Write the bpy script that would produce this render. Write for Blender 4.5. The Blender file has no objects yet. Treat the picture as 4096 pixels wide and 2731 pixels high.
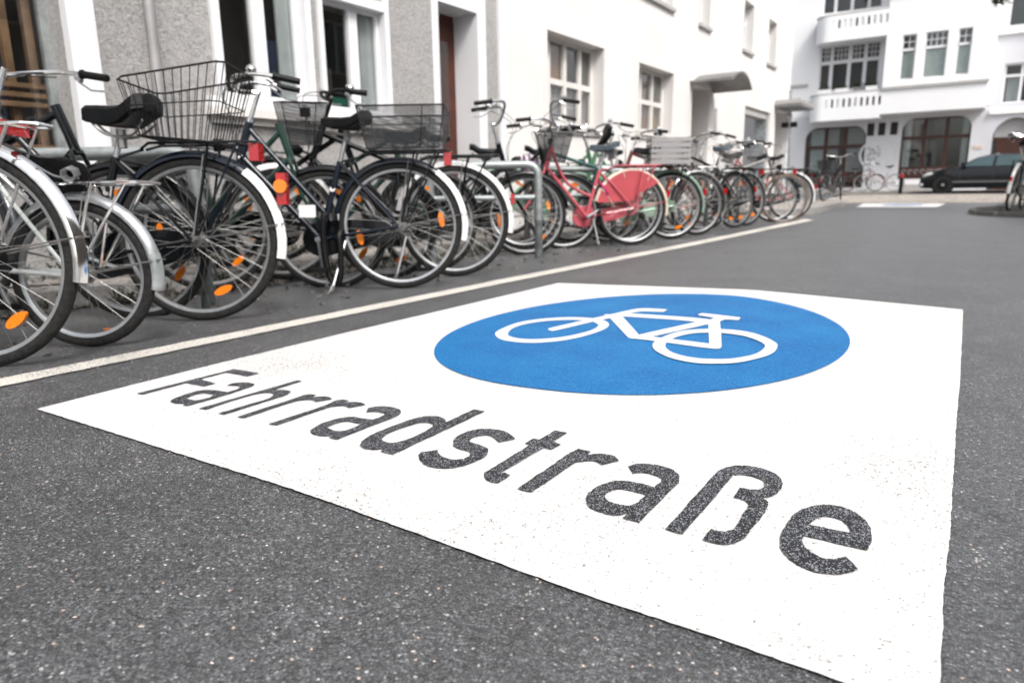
import bpy, bmesh, math, random
from mathutils import Vector, Matrix
from math import sin, cos, pi, radians, sqrt, atan2
random.seed(7)
S = bpy.context.scene
COL = S.collection
# ------------------------------------------------------------------ camera
cam_d = bpy.data.cameras.new('camera'); cam = bpy.data.objects.new('camera', cam_d); COL.objects.link(cam); S.camera = cam
R_ = Vector((0.82681, 0.56229, -0.01426)); U_ = Vector((-0.10912, 0.18523, 0.97662)); F_ = Vector((-0.55179, 0.80593, -0.2145))
cam.matrix_world = Matrix(((R_.x, U_.x, -F_.x, 0), (R_.y, U_.y, -F_.y, 0), (R_.z, U_.z, -F_.z, 0.49), (0, 0, 0, 1)))
cam_d.sensor_width = 36; cam_d.lens = 24.3; cam_d.clip_start = 0.02; cam_d.clip_end = 400
cam_d.dof.use_dof = True; cam_d.dof.focus_distance = 1.2; cam_d.dof.aperture_fstop = 4.4
# ------------------------------------------------------------------ sky, sun, exposure
w = bpy.data.worlds.new('World'); S.world = w; w.use_nodes = True
nt = w.node_tree; nt.nodes.clear()
sky = nt.nodes.new('ShaderNodeTexSky'); sky.sky_type = 'NISHITA'; sky.sun_disc = False
sky.sun_elevation = radians(50); sky.sun_rotation = radians(118); sky.air_density = 1.0; sky.dust_density = 4.0; sky.ozone_density = 1.0
hs = nt.nodes.new('ShaderNodeHueSaturation'); hs.inputs['Saturation'].default_value = 0.28; hs.inputs['Value'].default_value = 1.0
bg = nt.nodes.new('ShaderNodeBackground'); bg.inputs['Strength'].default_value = 0.15
ow = nt.nodes.new('ShaderNodeOutputWorld')
nt.links.new(sky.outputs[0], hs.inputs['Color']); nt.links.new(hs.outputs[0], bg.inputs['Color']); nt.links.new(bg.outputs[0], ow.inputs['Surface'])
sd = bpy.data.lights.new('sun', 'SUN'); sun = bpy.data.objects.new('sun', sd); COL.objects.link(sun)
sd.energy = 1.5; sd.angle = radians(14); sd.color = (1.0, 0.965, 0.92)
az = radians(118); el = radians(50)          # the same direction as the sky's sun
sv = Vector((sin(az) * cos(el), cos(az) * cos(el), sin(el)))
sun.rotation_euler = (-sv).to_track_quat('-Z', 'Y').to_euler()
S.view_settings.view_transform = 'Standard'; S.view_settings.look = 'None'; S.view_settings.gamma = 1; S.view_settings.use_curve_mapping = False
S.view_settings.exposure = 0.85
S.render.engine = 'CYCLES'
# ------------------------------------------------------------------ materials
def mat(name, col=(.5, .5, .5), rough=.6, metal=0, bump=0, bscale=50, var=0, vscale=3, vcol=None, spec=.5, emit=None, coat=0, detail=4, thresh=None):
    m = bpy.data.materials.new(name); m.use_nodes = True
    n = m.node_tree.nodes; l = m.node_tree.links; b = n['Principled BSDF']
    b.inputs['Base Color'].default_value = (*col, 1); b.inputs['Roughness'].default_value = rough; b.inputs['Metallic'].default_value = metal
    b.inputs['Specular IOR Level'].default_value = spec
    if coat: b.inputs['Coat Weight'].default_value = coat
    tc = n.new('ShaderNodeTexCoord')
    if var or vcol:
        nz = n.new('ShaderNodeTexNoise'); nz.inputs['Scale'].default_value = vscale; nz.inputs['Detail'].default_value = detail
        l.new(tc.outputs['Object'], nz.inputs['Vector'])
        rp = n.new('ShaderNodeValToRGB')
        c2 = vcol if vcol else tuple(c * (1 - var) for c in col)
        lo, hi = thresh if thresh else (.35, .65)
        rp.color_ramp.elements[0].position = lo; rp.color_ramp.elements[1].position = hi
        rp.color_ramp.elements[0].color = (*c2, 1); rp.color_ramp.elements[1].color = (*col, 1)
        l.new(nz.outputs['Fac'], rp.inputs['Fac']); l.new(rp.outputs[0], b.inputs['Base Color'])
    if bump:
        nb = n.new('ShaderNodeTexNoise'); nb.inputs['Scale'].default_value = bscale; nb.inputs['Detail'].default_value = 3
        l.new(tc.outputs['Object'], nb.inputs['Vector'])
        bp = n.new('ShaderNodeBump'); bp.inputs['Strength'].default_value = bump; bp.inputs['Distance'].default_value = .01
        l.new(nb.outputs['Fac'], bp.inputs['Height']); l.new(bp.outputs[0], b.inputs['Normal'])
    return m
def nodes_of(m): return m.node_tree.nodes, m.node_tree.links, m.node_tree.nodes['Principled BSDF']
def vmath(n, l, op, a, bv):
    q = n.new('ShaderNodeMath'); q.operation = op
    for i, v in enumerate((a, bv)):
        if isinstance(v, (int, float)): q.inputs[i].default_value = v
        else: l.new(v, q.inputs[i])
    return q.outputs[0]
def mixc(n, l, f, a, bcol):
    q = n.new('ShaderNodeMix'); q.data_type = 'RGBA'
    if isinstance(f, (int, float)): q.inputs[0].default_value = f
    else: l.new(f, q.inputs[0])
    for i, v in ((6, a), (7, bcol)):
        if isinstance(v, tuple): q.inputs[i].default_value = (*v, 1)
        else: l.new(v, q.inputs[i])
    return q.outputs[2]
def noise(n, l, co, sc, det=3, rough=.5):
    q = n.new('ShaderNodeTexNoise'); q.inputs['Scale'].default_value = sc; q.inputs['Detail'].default_value = det; q.inputs['Roughness'].default_value = rough
    l.new(co, q.inputs['Vector']); return q.outputs['Fac']
def voro(n, l, co, sc, feat='F1'):
    q = n.new('ShaderNodeTexVoronoi'); q.inputs['Scale'].default_value = sc; q.feature = feat
    l.new(co, q.inputs['Vector']); return q
def ramp(n, l, f, pts):
    q = n.new('ShaderNodeValToRGB'); e = q.color_ramp.elements
    e[0].position = pts[0][0]; e[0].color = (*pts[0][1], 1); e[1].position = pts[1][0]; e[1].color = (*pts[1][1], 1)
    for p, c in pts[2:]:
        x = e.new(p); x.color = (*c, 1)
    l.new(f, q.inputs['Fac']); return q.outputs[0]
def g3(v): return (v, v, v)
def asphalt():
    m = mat('asphalt', rough=.40); n, l, b = nodes_of(m); tc = n.new('ShaderNodeTexCoord').outputs['Object']
    vo = voro(n, l, tc, 270); vs = voro(n, l, tc, 420)
    sep = n.new('ShaderNodeSeparateColor'); l.new(vo.outputs['Color'], sep.inputs[0])
    sep2 = n.new('ShaderNodeSeparateColor'); l.new(vs.outputs['Color'], sep2.inputs[0])
    c = ramp(n, l, sep.outputs[0], [(0, (.020, .020, .021)), (.40, (.046, .047, .048)), (.82, (.072, .074, .075)), (.95, (.105, .108, .11)), (.985, (.17, .17, .17)), (.992, (.32, .32, .315)), (1, (.34, .24, .18))])
    fine = ramp(n, l, sep2.outputs[1], [(0, (.7,) * 3), (.8, (1.05,) * 3), (1, (1.5, 1.5, 1.5))])
    q = n.new('ShaderNodeMix'); q.data_type = 'RGBA'; q.blend_type = 'MULTIPLY'; q.inputs[0].default_value = .8; l.new(c, q.inputs[6]); l.new(fine, q.inputs[7])
    crack = ramp(n, l, vo.outputs['Distance'], [(.0, g3(1.2)), (.7, g3(.30))])
    q2 = n.new('ShaderNodeMix'); q2.data_type = 'RGBA'; q2.blend_type = 'MULTIPLY'; q2.inputs[0].default_value = .7; l.new(q.outputs[2], q2.inputs[6]); l.new(crack, q2.inputs[7])
    big = ramp(n, l, noise(n, l, tc, 2.2, 5), [(.3, g3(.82)), (.7, g3(1.16))])
    q3 = n.new('ShaderNodeMix'); q3.data_type = 'RGBA'; q3.blend_type = 'MULTIPLY'; q3.inputs[0].default_value = 1; l.new(q2.outputs[2], q3.inputs[6]); l.new(big, q3.inputs[7])
    mid = ramp(n, l, noise(n, l, tc, 14, 4), [(.3, g3(.85)), (.7, g3(1.15))])
    q4 = n.new('ShaderNodeMix'); q4.data_type = 'RGBA'; q4.blend_type = 'MULTIPLY'; q4.inputs[0].default_value = 1; l.new(q3.outputs[2], q4.inputs[6]); l.new(mid, q4.inputs[7])
    gain = n.new('ShaderNodeMix'); gain.data_type = 'RGBA'; gain.blend_type = 'MULTIPLY'; gain.inputs[0].default_value = 1; l.new(q4.outputs[2], gain.inputs[6]); gain.inputs[7].default_value = (1.98, 2.0, 2.04, 1)
    l.new(gain.outputs[2], b.inputs['Base Color']); b.inputs['Specular IOR Level'].default_value = 1.0
    h = vmath(n, l, 'SUBTRACT', vmath(n, l, 'MULTIPLY', sep.outputs[1], .8), vo.outputs['Distance'])
    h2 = vmath(n, l, 'ADD', h, vmath(n, l, 'MULTIPLY', noise(n, l, tc, 500, 2), .5))
    bp = n.new('ShaderNodeBump'); bp.inputs['Strength'].default_value = .6; bp.inputs['Distance'].default_value = .003
    l.new(h2, bp.inputs['Height']); l.new(bp.outputs[0], b.inputs['Normal'])
    return m
def paint(name, col, dirt, fleck=None, fleckamt=.8, wear=.72, rough=.6, mott=None, grain=False):
    m = mat(name, rough=rough, spec=.18); n, l, b = nodes_of(m); tc = n.new('ShaderNodeTexCoord').outputs['Object']
    c = mixc(n, l, 0.0, col, col)
    if grain:
        f = ramp(n, l, noise(n, l, tc, 260, 3, .7), [(.34, g3(.4)), (.50, g3(0))]); c = mixc(n, l, f, c, tuple(v * .78 for v in col))
        f = ramp(n, l, noise(n, l, tc, 1.7, 6, .65), [(.36, g3(.5)), (.62, g3(0))]); c = mixc(n, l, f, c, tuple(v * .86 for v in col))
        mp = n.new('ShaderNodeMapping'); mp.inputs['Scale'].default_value = (5, .35, 1); l.new(tc, mp.inputs[0])
        f = ramp(n, l, noise(n, l, mp.outputs[0], 1.6, 4, .6), [(.58, g3(0)), (.74, g3(.35))]); c = mixc(n, l, f, c, tuple(v * .62 for v in col))
    if mott:
        f = ramp(n, l, noise(n, l, tc, 3.2, 6, .62), [(.38, g3(0)), (.68, g3(1))]); c = mixc(n, l, f, c, mott)
        f = ramp(n, l, noise(n, l, tc, 90, 3, .7), [(.44, g3(0)), (.62, g3(.75))]); c = mixc(n, l, f, c, mott)
        f = ramp(n, l, noise(n, l, tc, 210, 2, .7), [(.30, g3(.55)), (.42, g3(0))]); c = mixc(n, l, f, c, tuple(v * .45 for v in col))
    if fleck:
        vo = voro(n, l, tc, 620); sp = n.new('ShaderNodeSeparateColor'); l.new(vo.outputs['Color'], sp.inputs[0])
        k = ramp(n, l, noise(n, l, tc, 7, 3), [(.3, g3(.04)), (.7, g3(-.06) if False else g3(0))])
        f = ramp(n, l, vmath(n, l, 'ADD', sp.outputs[0], k), [(fleckamt, g3(0)), (fleckamt + .03, g3(1))]); 
        c = mixc(n, l, vmath(n, l, 'MULTIPLY', f, .8), c, fleck)
    # small pits where the asphalt shows through, more of them in a dirty zone
    big = noise(n, l, tc, 1.3, 5, .6)
    pit = noise(n, l, tc, 160, 3, .75)
    f = ramp(n, l, vmath(n, l, 'ADD', pit, vmath(n, l, 'MULTIPLY', big, .42)), [(wear, g3(0)), (wear + .075, g3(1))])
    c = mixc(n, l, f, c, dirt)
    l.new(c, b.inputs['Base Color'])
    bp = n.new('ShaderNodeBump'); bp.inputs['Strength'].default_value = .35; bp.inputs['Distance'].default_value = .002
    l.new(noise(n, l, tc, 240, 3, .6), bp.inputs['Height']); l.new(bp.outputs[0], b.inputs['Normal'])
    return m
def roughcast():
    m = mat('roughcast_render', rough=.95); n, l, b = nodes_of(m); tc = n.new('ShaderNodeTexCoord').outputs['Object']
    a = noise(n, l, tc, 34, 8, .82); v = vmath(n, l, 'SUBTRACT', 1.0, voro(n, l, tc, 75, 'SMOOTH_F1').outputs['Distance']); big = noise(n, l, tc, 1.1, 4)
    h = vmath(n, l, 'ADD', a, vmath(n, l, 'MULTIPLY', v, .30))
    c = ramp(n, l, h, [(.55, (.34, .33, .32)), (.72, (.49, .475, .465)), (.86, (.55, .535, .52))])
    q = n.new('ShaderNodeMix'); q.data_type = 'RGBA'; q.blend_type = 'MULTIPLY'; q.inputs[0].default_value = 1; l.new(c, q.inputs[6]); l.new(ramp(n, l, big, [(.3, g3(.86)), (.7, g3(1.08))]), q.inputs[7])
    l.new(q.outputs[2], b.inputs['Base Color'])
    bp = n.new('ShaderNodeBump'); bp.inputs['Strength'].default_value = 1; bp.inputs['Distance'].default_value = .022
    l.new(h, bp.inputs['Height']); l.new(bp.outputs[0], b.inputs['Normal']); return m
def glass(name, tint=(.02, .022, .022), refl=.5):
    # window pane: mirror-like by Fresnel over a see-through pane
    m = bpy.data.materials.new(name); m.use_nodes = True; n = m.node_tree.nodes; l = m.node_tree.links; n.clear()
    o = n.new('ShaderNodeOutputMaterial'); mx = n.new('ShaderNodeMixShader'); t = n.new('ShaderNodeBsdfTransparent'); g = n.new('ShaderNodeBsdfGlossy')
    lw = n.new('ShaderNodeLayerWeight'); lw.inputs['Blend'].default_value = .5; fp = vmath(n, l, 'POWER', lw.outputs['Facing'], 3.2)
    g.inputs['Roughness'].default_value = .02; g.inputs['Color'].default_value = (.95, .97, .96, 1); t.inputs['Color'].default_value = (*[.82 + x for x in tint], 1)
    q = vmath(n, l, 'MULTIPLY', fp, .62); q = vmath(n, l, 'ADD', q, refl * .09)
    l.new(q, mx.inputs[0]); l.new(t.outputs[0], mx.inputs[1]); l.new(g.outputs[0], mx.inputs[2]); l.new(mx.outputs[0], o.inputs['Surface']); return m
def mesh_screen(name, col=(.02, .022, .024)):
    m = bpy.data.materials.new(name); m.use_nodes = True; n = m.node_tree.nodes; l = m.node_tree.links; b = n['Principled BSDF']
    b.inputs['Base Color'].default_value = (*col, 1); b.inputs['Roughness'].default_value = .45; b.inputs['Metallic'].default_value = .3
    tc = n.new('ShaderNodeTexCoord').outputs['Object']; sp = n.new('ShaderNodeSeparateXYZ'); l.new(tc, sp.inputs[0])
    xy = vmath(n, l, 'ADD', sp.outputs[0], sp.outputs[1])
    a = vmath(n, l, 'ABSOLUTE', vmath(n, l, 'SINE', vmath(n, l, 'MULTIPLY', vmath(n, l, 'ADD', xy, sp.outputs[2]), 420), 0), 0)
    c = vmath(n, l, 'ABSOLUTE', vmath(n, l, 'SINE', vmath(n, l, 'MULTIPLY', vmath(n, l, 'SUBTRACT', xy, sp.outputs[2]), 420), 0), 0)
    mn = vmath(n, l, 'MINIMUM', a, c); al = vmath(n, l, 'LESS_THAN', mn, .50)
    l.new(al, b.inputs['Alpha']); return m
M = {}
M['asphalt'] = asphalt()
M['white_paint'] = paint('white_road_paint', (.69, .675, .66), (.20, .185, .17), wear=.79, grain=True)
M['line_paint'] = paint('worn_line_paint', (.60, .57, .52), (.12, .115, .11), wear=.755)
M['blue_paint'] = paint('blue_road_paint', (.0005, .086, .285), (.02, .05, .09), wear=.90, mott=(.006, .15, .375), fleck=(.08, .29, .52), fleckamt=.88)
M['symbol_paint'] = paint('white_symbol_paint', (.70, .70, .70), (.3, .4, .5), wear=.95)
M['black_paint'] = paint('dark_letter_paint', (.022, .022, .026), (.05, .05, .05), fleck=(.40, .42, .44), fleckamt=.85, wear=.99)
M['roughcast'] = roughcast()
M['white_wall'] = mat('white_render', (.75, .725, .705), .9, bump=.15, bscale=60, var=.10, vscale=.9)
M['facade_white'] = mat('facade_white', (.85, .85, .855), .85, bump=.1, bscale=40, var=.04, vscale=.8)
M['facade_grey'] = mat('facade_grey', (.66, .665, .685), .85, bump=.1, bscale=40, var=.06, vscale=.8)
M['facade_pale'] = mat('facade_pale', (.64, .64, .67), .85, bump=.1, bscale=40, var=.05, vscale=.8)
M['trim_white'] = mat('white_trim', (.76, .76, .77), .5, var=.04, vscale=4)
M['moulding'] = mat('grey_moulding', (.44, .43, .42), .8, var=.1, vscale=6)
M['sill'] = mat('pale_sill', (.72, .69, .66), .7, var=.08, vscale=4)
M['brown_frame'] = mat('brown_frame', (.065, .022, .014), .45, var=.3, vscale=8)
M['door_wood'] = mat('door_wood', (.085, .018, .008), .4, var=.4, vscale=9)
M['glass'] = glass('window_glass'); M['glass2'] = glass('pale_window_glass', (.0, .02, .015), .7)
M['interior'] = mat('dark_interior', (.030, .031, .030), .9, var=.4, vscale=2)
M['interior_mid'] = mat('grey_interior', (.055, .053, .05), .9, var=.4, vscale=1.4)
M['curtain'] = mat('pale_curtain', (.56, .62, .61), .9, var=.15, vscale=7)
M['blind'] = mat('roller_blind', (.42, .41, .41), .8, var=.08, vscale=3)
M['tan_blind'] = mat('tan_curtain', (.40, .24, .13), .8, var=.2, vscale=3)
M['wood'] = mat('rack_wood', (.34, .20, .105), .6, var=.45, vscale=9)
M['navy'] = mat('navy_cloth', (.012, .03, .075), .8, var=.4, vscale=6)
M['plum'] = mat('grey_cloth', (.10, .085, .10), .8, var=.4, vscale=6)
M['green_item'] = mat('green_plastic', (.0, .13, .085), .4, var=.2, vscale=9)
M['kerb_dark'] = mat('dark_kerb', (.14, .135, .13), .9, bump=.4, bscale=90, var=.35, vscale=30)
M['kerb'] = mat('kerb_granite', (.34, .325, .31), .9, bump=.4, bscale=90, var=.35, vscale=30)
M['slab'] = mat('paving_slab', (.36, .33, .30), .9, bump=.4, bscale=70, var=.3, vscale=12)
M['plinth'] = mat('plinth_stone', (.40, .36, .33), .9, bump=.5, bscale=40, var=.35, vscale=9)
M['cobble'] = None
M['soil'] = mat('dark_soil', (.035, .03, .027), 1, bump=1, bscale=60, var=.5, vscale=20)
M['galv'] = mat('galvanised_steel', (.40, .43, .43), .45, .55, bump=.08, bscale=60, var=.3, vscale=14)
M['rack_grey'] = mat('weathered_rack_paint', (.15, .17, .175), .6, .2, bump=.15, bscale=70, var=.35, vscale=16, vcol=(.07, .075, .075))
M['pipe'] = mat('downpipe_zinc', (.38, .37, .37), .5, .3, var=.2, vscale=5)
M['chrome'] = mat('chrome', (.78, .77, .76), .12, 1, var=.12, vscale=40)
M['alu'] = mat('brushed_aluminium', (.50, .51, .52), .34, .9, var=.15, vscale=40)
M['spoke'] = mat('spoke_steel', (.30, .295, .285), .45, .6, var=.2, vscale=30)
M['steel_dull'] = mat('dull_steel', (.35, .34, .33), .4, .8, var=.4, vscale=25)
M['tyre'] = mat('tyre_rubber', (.010, .010, .010), .75, bump=.6, bscale=260, var=.45, vscale=60, vcol=(.024, .023, .022), spec=.3)
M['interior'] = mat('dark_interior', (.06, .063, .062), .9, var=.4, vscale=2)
M['black'] = mat('black_enamel', (.003, .004, .005), .25, 0, spec=.3, coat=.3, var=.3, vscale=20)
M['navyframe'] = mat('dark_blue_enamel', (.004, .008, .017), .22, 0, spec=.3, coat=.4, var=.3, vscale=20)
M['blackmatt'] = mat('black_plastic', (.004, .004, .0045), .5, spec=.25, var=.3, vscale=30)
M['saddle'] = mat('saddle_vinyl', (.004, .0045, .0055), .42, spec=.25, bump=.25, bscale=40, var=.3, vscale=14)
M['saddle_blue'] = mat('worn_blue_saddle', (.035, .055, .07), .35, bump=.2, bscale=30, var=.4, vscale=12)
M['pink'] = mat('pink_enamel', (.50, .09, .115), .35, coat=.3, var=.12, vscale=12)
M['dustypink'] = mat('dusty_pink', (.42, .30, .30), .5, var=.16, vscale=6)
M['pink_guard'] = mat('faded_pink_guard', (.44, .068, .082), .42, var=.16, vscale=6)
M['cream'] = mat('cream_mudguard', (.66, .56, .46), .4, var=.12, vscale=10)
M['white_guard'] = mat('white_mudguard', (.78, .78, .77), .35, var=.12, vscale=14)
M['whiteframe'] = mat('silver_white_enamel', (.62, .65, .63), .3, .2, var=.12, vscale=14)
M['teal'] = mat('dark_teal_enamel', (.0, .085, .075), .35, coat=.3, var=.2, vscale=12)
M['palegreen'] = mat('pale_green_guard', (.24, .34, .27), .4, coat=.2, var=.15, vscale=12)
M['mint'] = mat('mint_enamel', (.16, .40, .22), .35, coat=.3, var=.15, vscale=12)
M['darkgreen'] = mat('dark_green_enamel', (.015, .045, .035), .3, coat=.4, var=.25, vscale=12)
M['maroon'] = mat('maroon_enamel', (.13, .018, .015), .35, coat=.3, var=.25, vscale=12)
M['redframe'] = mat('red_enamel', (.42, .015, .015), .35, coat=.3, var=.2, vscale=12)
M['tan_tyre'] = mat('tan_sidewall', (.17, .12, .09), .8, var=.3, vscale=40)
M['magenta'] = mat('magenta_grip', (.35, .0, .09), .4, var=.2, vscale=20)
M['orange'] = mat('orange_reflector', (.80, .20, .0), .25, var=.15, vscale=120, coat=.5)
M['red'] = mat('red_reflector', (.42, .003, .006), .2, var=.3, vscale=70, coat=.6)
M['lamp_lens'] = mat('lamp_lens', (.7, .72, .72), .1, coat=1, var=.2, vscale=60)
M['mesh'] = mesh_screen('wire_mesh')
M['crate'] = mat('grey_crate', (.32, .31, .31), .6, var=.1, vscale=12)
M['wire'] = mat('black_wire', (.005, .0055, .006), .4, .1, var=.2, vscale=20)
M['rust'] = mat('rust', (.16, .06, .025), .8, var=.5, vscale=40)
M['carpaint'] = mat('black_car_paint', (.003, .004, .006), .2, 0, spec=.35, coat=.35, var=.1, vscale=2)
M['carglass'] = mat('car_glass', (.03, .075, .085), .05, 0, coat=1, var=.3, vscale=1.2)
M['leaf'] = mat('tree_leaf', (.05, .085, .03), .6, var=.5, vscale=5)
M['bark'] = mat('bark', (.09, .07, .055), .9, bump=.8, bscale=30, var=.4, vscale=12)
M['litter'] = mat('gutter_litter', (.16, .145, .13), .95, var=.8, vscale=22, vcol=(.02, .019, .018), thresh=(.42, .56))
M['weed'] = mat('weed', (.05, .07, .035), .8, var=.6, vscale=14)
M['graffiti'] = mat('graffiti_ink', (.05, .05, .055), .6, var=.3, vscale=9)
M['graffiti_pale'] = mat('graffiti_pale', (.50, .47, .46), .6, var=.3, vscale=9)
M['purple_ink'] = mat('purple_spray', (.17, .05, .22), .7, var=.4, vscale=9)
M['brick'] = mat('brown_brick', (.23, .19, .155), .9, bump=.3, bscale=30, var=.35, vscale=8)
M['roof'] = mat('roof_tile', (.12, .06, .045), .8, var=.3, vscale=6)
M['canopy'] = mat('canopy_sheet', (.22, .22, .215), .5, .3, var=.25, vscale=4)
M['pebble'] = mat('pebble', (.28, .25, .22), .9, var=.5, vscale=60)
def cobble():
    m = mat('cobbles', rough=.9); n, l, b = nodes_of(m); tc = n.new('ShaderNodeTexCoord').outputs['Object']
    v = voro(n, l, tc, 8); d = voro(n, l, tc, 8, 'DISTANCE_TO_EDGE'); sp = n.new('ShaderNodeSeparateColor'); l.new(v.outputs['Color'], sp.inputs[0])
    c = ramp(n, l, sp.outputs[0], [(0, (.26, .23, .20)), (.5, (.40, .36, .32)), (1, (.50, .43, .36))])
    f = ramp(n, l, d.outputs['Distance'], [(.03, g3(1)), (.1, g3(0))]); c = mixc(n, l, f, c, (.1, .09, .08)); l.new(c, b.inputs['Base Color'])
    bp = n.new('ShaderNodeBump'); bp.inputs['Strength'].default_value = .6; bp.inputs['Distance'].default_value = .02; l.new(d.outputs['Distance'], bp.inputs['Height']); l.new(bp.outputs[0], b.inputs['Normal']); return m
M['cobble'] = cobble()
# ------------------------------------------------------------------ helpers
def tag(o, label=None, cat=None, group=None, kind=None):
    if label: o['label'] = label
    if cat: o['category'] = cat
    if group: o['group'] = group
    if kind: o['kind'] = kind
    return o
def empty(name, loc=(0, 0, 0), rot=(0, 0, 0), label=None, cat=None, group=None, kind=None):
    o = bpy.data.objects.new(name, None); COL.objects.link(o); o.location = loc; o.rotation_euler = rot; o.empty_display_size = .1
    return tag(o, label, cat, group, kind)
def link(name, me, parent=None, mtl=None, smooth=False):
    o = bpy.data.objects.new(name, me); COL.objects.link(o)
    if mtl is not None and not me.materials: me.materials.append(mtl)
    if parent: o.parent = parent
    return o
class MB:
    def __init__(s, xf=None): s.v = []; s.f = []; s.xf = xf
    def add(s, vs, fs):
        k = len(s.v); s.v += [tuple(s.xf(p) if s.xf else p) for p in vs]; s.f += [tuple(i + k for i in f) for f in fs]
    def box(s, a, b, rnd=0):
        x0, y0, z0 = a; x1, y1, z1 = b
        s.add([(x0, y0, z0), (x1, y0, z0), (x1, y1, z0), (x0, y1, z0), (x0, y0, z1), (x1, y0, z1), (x1, y1, z1), (x0, y1, z1)],
              [(0, 3, 2, 1), (4, 5, 6, 7), (0, 1, 5, 4), (1, 2, 6, 5), (2, 3, 7, 6), (3, 0, 4, 7)])
    def tube(s, pts, r, seg=8, closed=False, cap=True):
        pts = [Vector(p) for p in pts]; n = len(pts); rs = r if isinstance(r, (list, tuple)) else [r] * n
        rings = []; up = None
        for i, p in enumerate(pts):
            a = pts[i - 1] if (i > 0 or closed) else p; b = pts[(i + 1) % n] if (i < n - 1 or closed) else p
            t = (b - a)
            if t.length < 1e-9: t = Vector((0, 0, 1))
            t.normalize()
            if up is None: up = Vector((0, 0, 1)) if abs(t.z) < .9 else Vector((1, 0, 0))
            u = (up - t * up.dot(t))
            if u.length < 1e-6: u = t.orthogonal()
            u.normalize(); up = u; vv = t.cross(u)
            rings.append([tuple(p + (u * cos(2 * pi * k / seg) + vv * sin(2 * pi * k / seg)) * rs[i]) for k in range(seg)])
        vs = [q for rg in rings for q in rg]; fs = []
        m = n if closed else n - 1
        for i in range(m):
            for k in range(seg):
                a0 = i * seg + k; a1 = i * seg + (k + 1) % seg; b0 = ((i + 1) % n) * seg + k; b1 = ((i + 1) % n) * seg + (k + 1) % seg
                fs.append((a0, a1, b1, b0))
        if not closed and cap: fs.append(tuple(reversed(range(seg)))); fs.append(tuple((n - 1) * seg + k for k in range(seg)))
        s.add(vs, fs)
    def prism(s, poly, a, b, ax=1):
        # poly in the two other axes, extruded along axis ax from a to b
        n = len(poly)
        def P(p, q):
            if ax == 1: return (p[0], q, p[1])
            if ax == 0: return (q, p[0], p[1])
            return (p[0], p[1], q)
        s.add([P(p, a) for p in poly] + [P(p, b) for p in poly], [tuple(range(n)), tuple(reversed(range(n, 2 * n)))] + [(i, i + n, (i + 1) % n + n, (i + 1) % n) for i in range(n)])
    def build(s, name, mtl, parent=None, smooth=True, me=None):
        me = bpy.data.meshes.new(name); me.from_pydata(s.v, [], s.f); me.update()
        bm = bmesh.new(); bm.from_mesh(me); bmesh.ops.recalc_face_normals(bm, faces=bm.faces); bm.to_mesh(me); bm.free()
        if smooth:
            me.polygons.foreach_set('use_smooth', [True] * len(me.polygons))
            try: me.set_sharp_from_angle(angle=radians(38))
            except Exception: pass
        return link(name, me, parent, mtl)
def spline(pts, k=6, closed=False):
    pts = [Vector(p) for p in pts]; n = len(pts); out = []
    for i in range(n if closed else n - 1):
        g = lambda j: pts[j % n] if closed else pts[max(0, min(n - 1, j))]
        a, b, c, d = g(i - 1), g(i), g(i + 1), g(i + 2)
        for t in range(k):
            t /= k; out.append(.5 * ((2 * b) + (c - a) * t + (2 * a - 5 * b + 4 * c - d) * t * t + (3 * b - a - 3 * c + d) * t ** 3))
    if not closed: out.append(pts[-1])
    return out
# ------------------------------------------------------------------ terrain
XR = -0.903; SL = 0.02677
def sstep(x): x = max(0, min(1, x)); return x * x * (3 - 2 * x)
def gnd(X, Y):
    X = max(-4.05, min(2.6, X)); k = 1 - sstep((Y - 6) / 10)
    return -SL * (sqrt((X - XR) ** 2 + .07 ** 2) - .07) * k + .11 * sstep((Y - 21) / 8)
XS = sorted(set([-60, -30, -15, -9, -6, -4.9, -4.05, -3.5, -3, -2.5, -2, -1.6, 0, .5, 1, 1.6, 2.1, 2.6, 4, 7, 12, 25, 60] + [round(-1.35 + .05 * i, 3) for i in range(19)]))
YS = [-40, -20, -10, -5, -2, 0, 1, 2, 3, 4, 5, 6, 7, 8, 9, 10, 11, 12, 13, 14, 15, 16, 17, 18, 19, 20, 21, 22, 23, 24, 25, 26, 27, 28, 29, 30, 31, 32, 33, 34, 36, 40, 60, 100]
def sheet(name, xs, ys, mtl, dz, zf=gnd, parent=None):
    vs = [(x, y, zf(x, y) + dz) for y in ys for x in xs]; nx = len(xs)
    me = bpy.data.meshes.new(name); me.from_pydata(vs, [], [(j * nx + i, j * nx + i + 1, (j + 1) * nx + i + 1, (j + 1) * nx + i) for j in range(len(ys) - 1) for i in range(nx - 1)]); me.update()
    return link(name, me, parent, mtl)
road = sheet('road', XS, YS, M['asphalt'], 0); tag(road, 'grey asphalt road running between the parked bicycles and the planted island', kind='structure')
cob = sheet('cobbled_crossing', [-4.4, -3, -2, -1, 0, 1, 2.5, 5, 9, 20], [20.8, 22, 23, 24, 25, 26, 27, 28, 28.6], M['cobble'], .006); tag(cob, 'pale cobbled strip crossing the end of the street', kind='structure')
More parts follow.
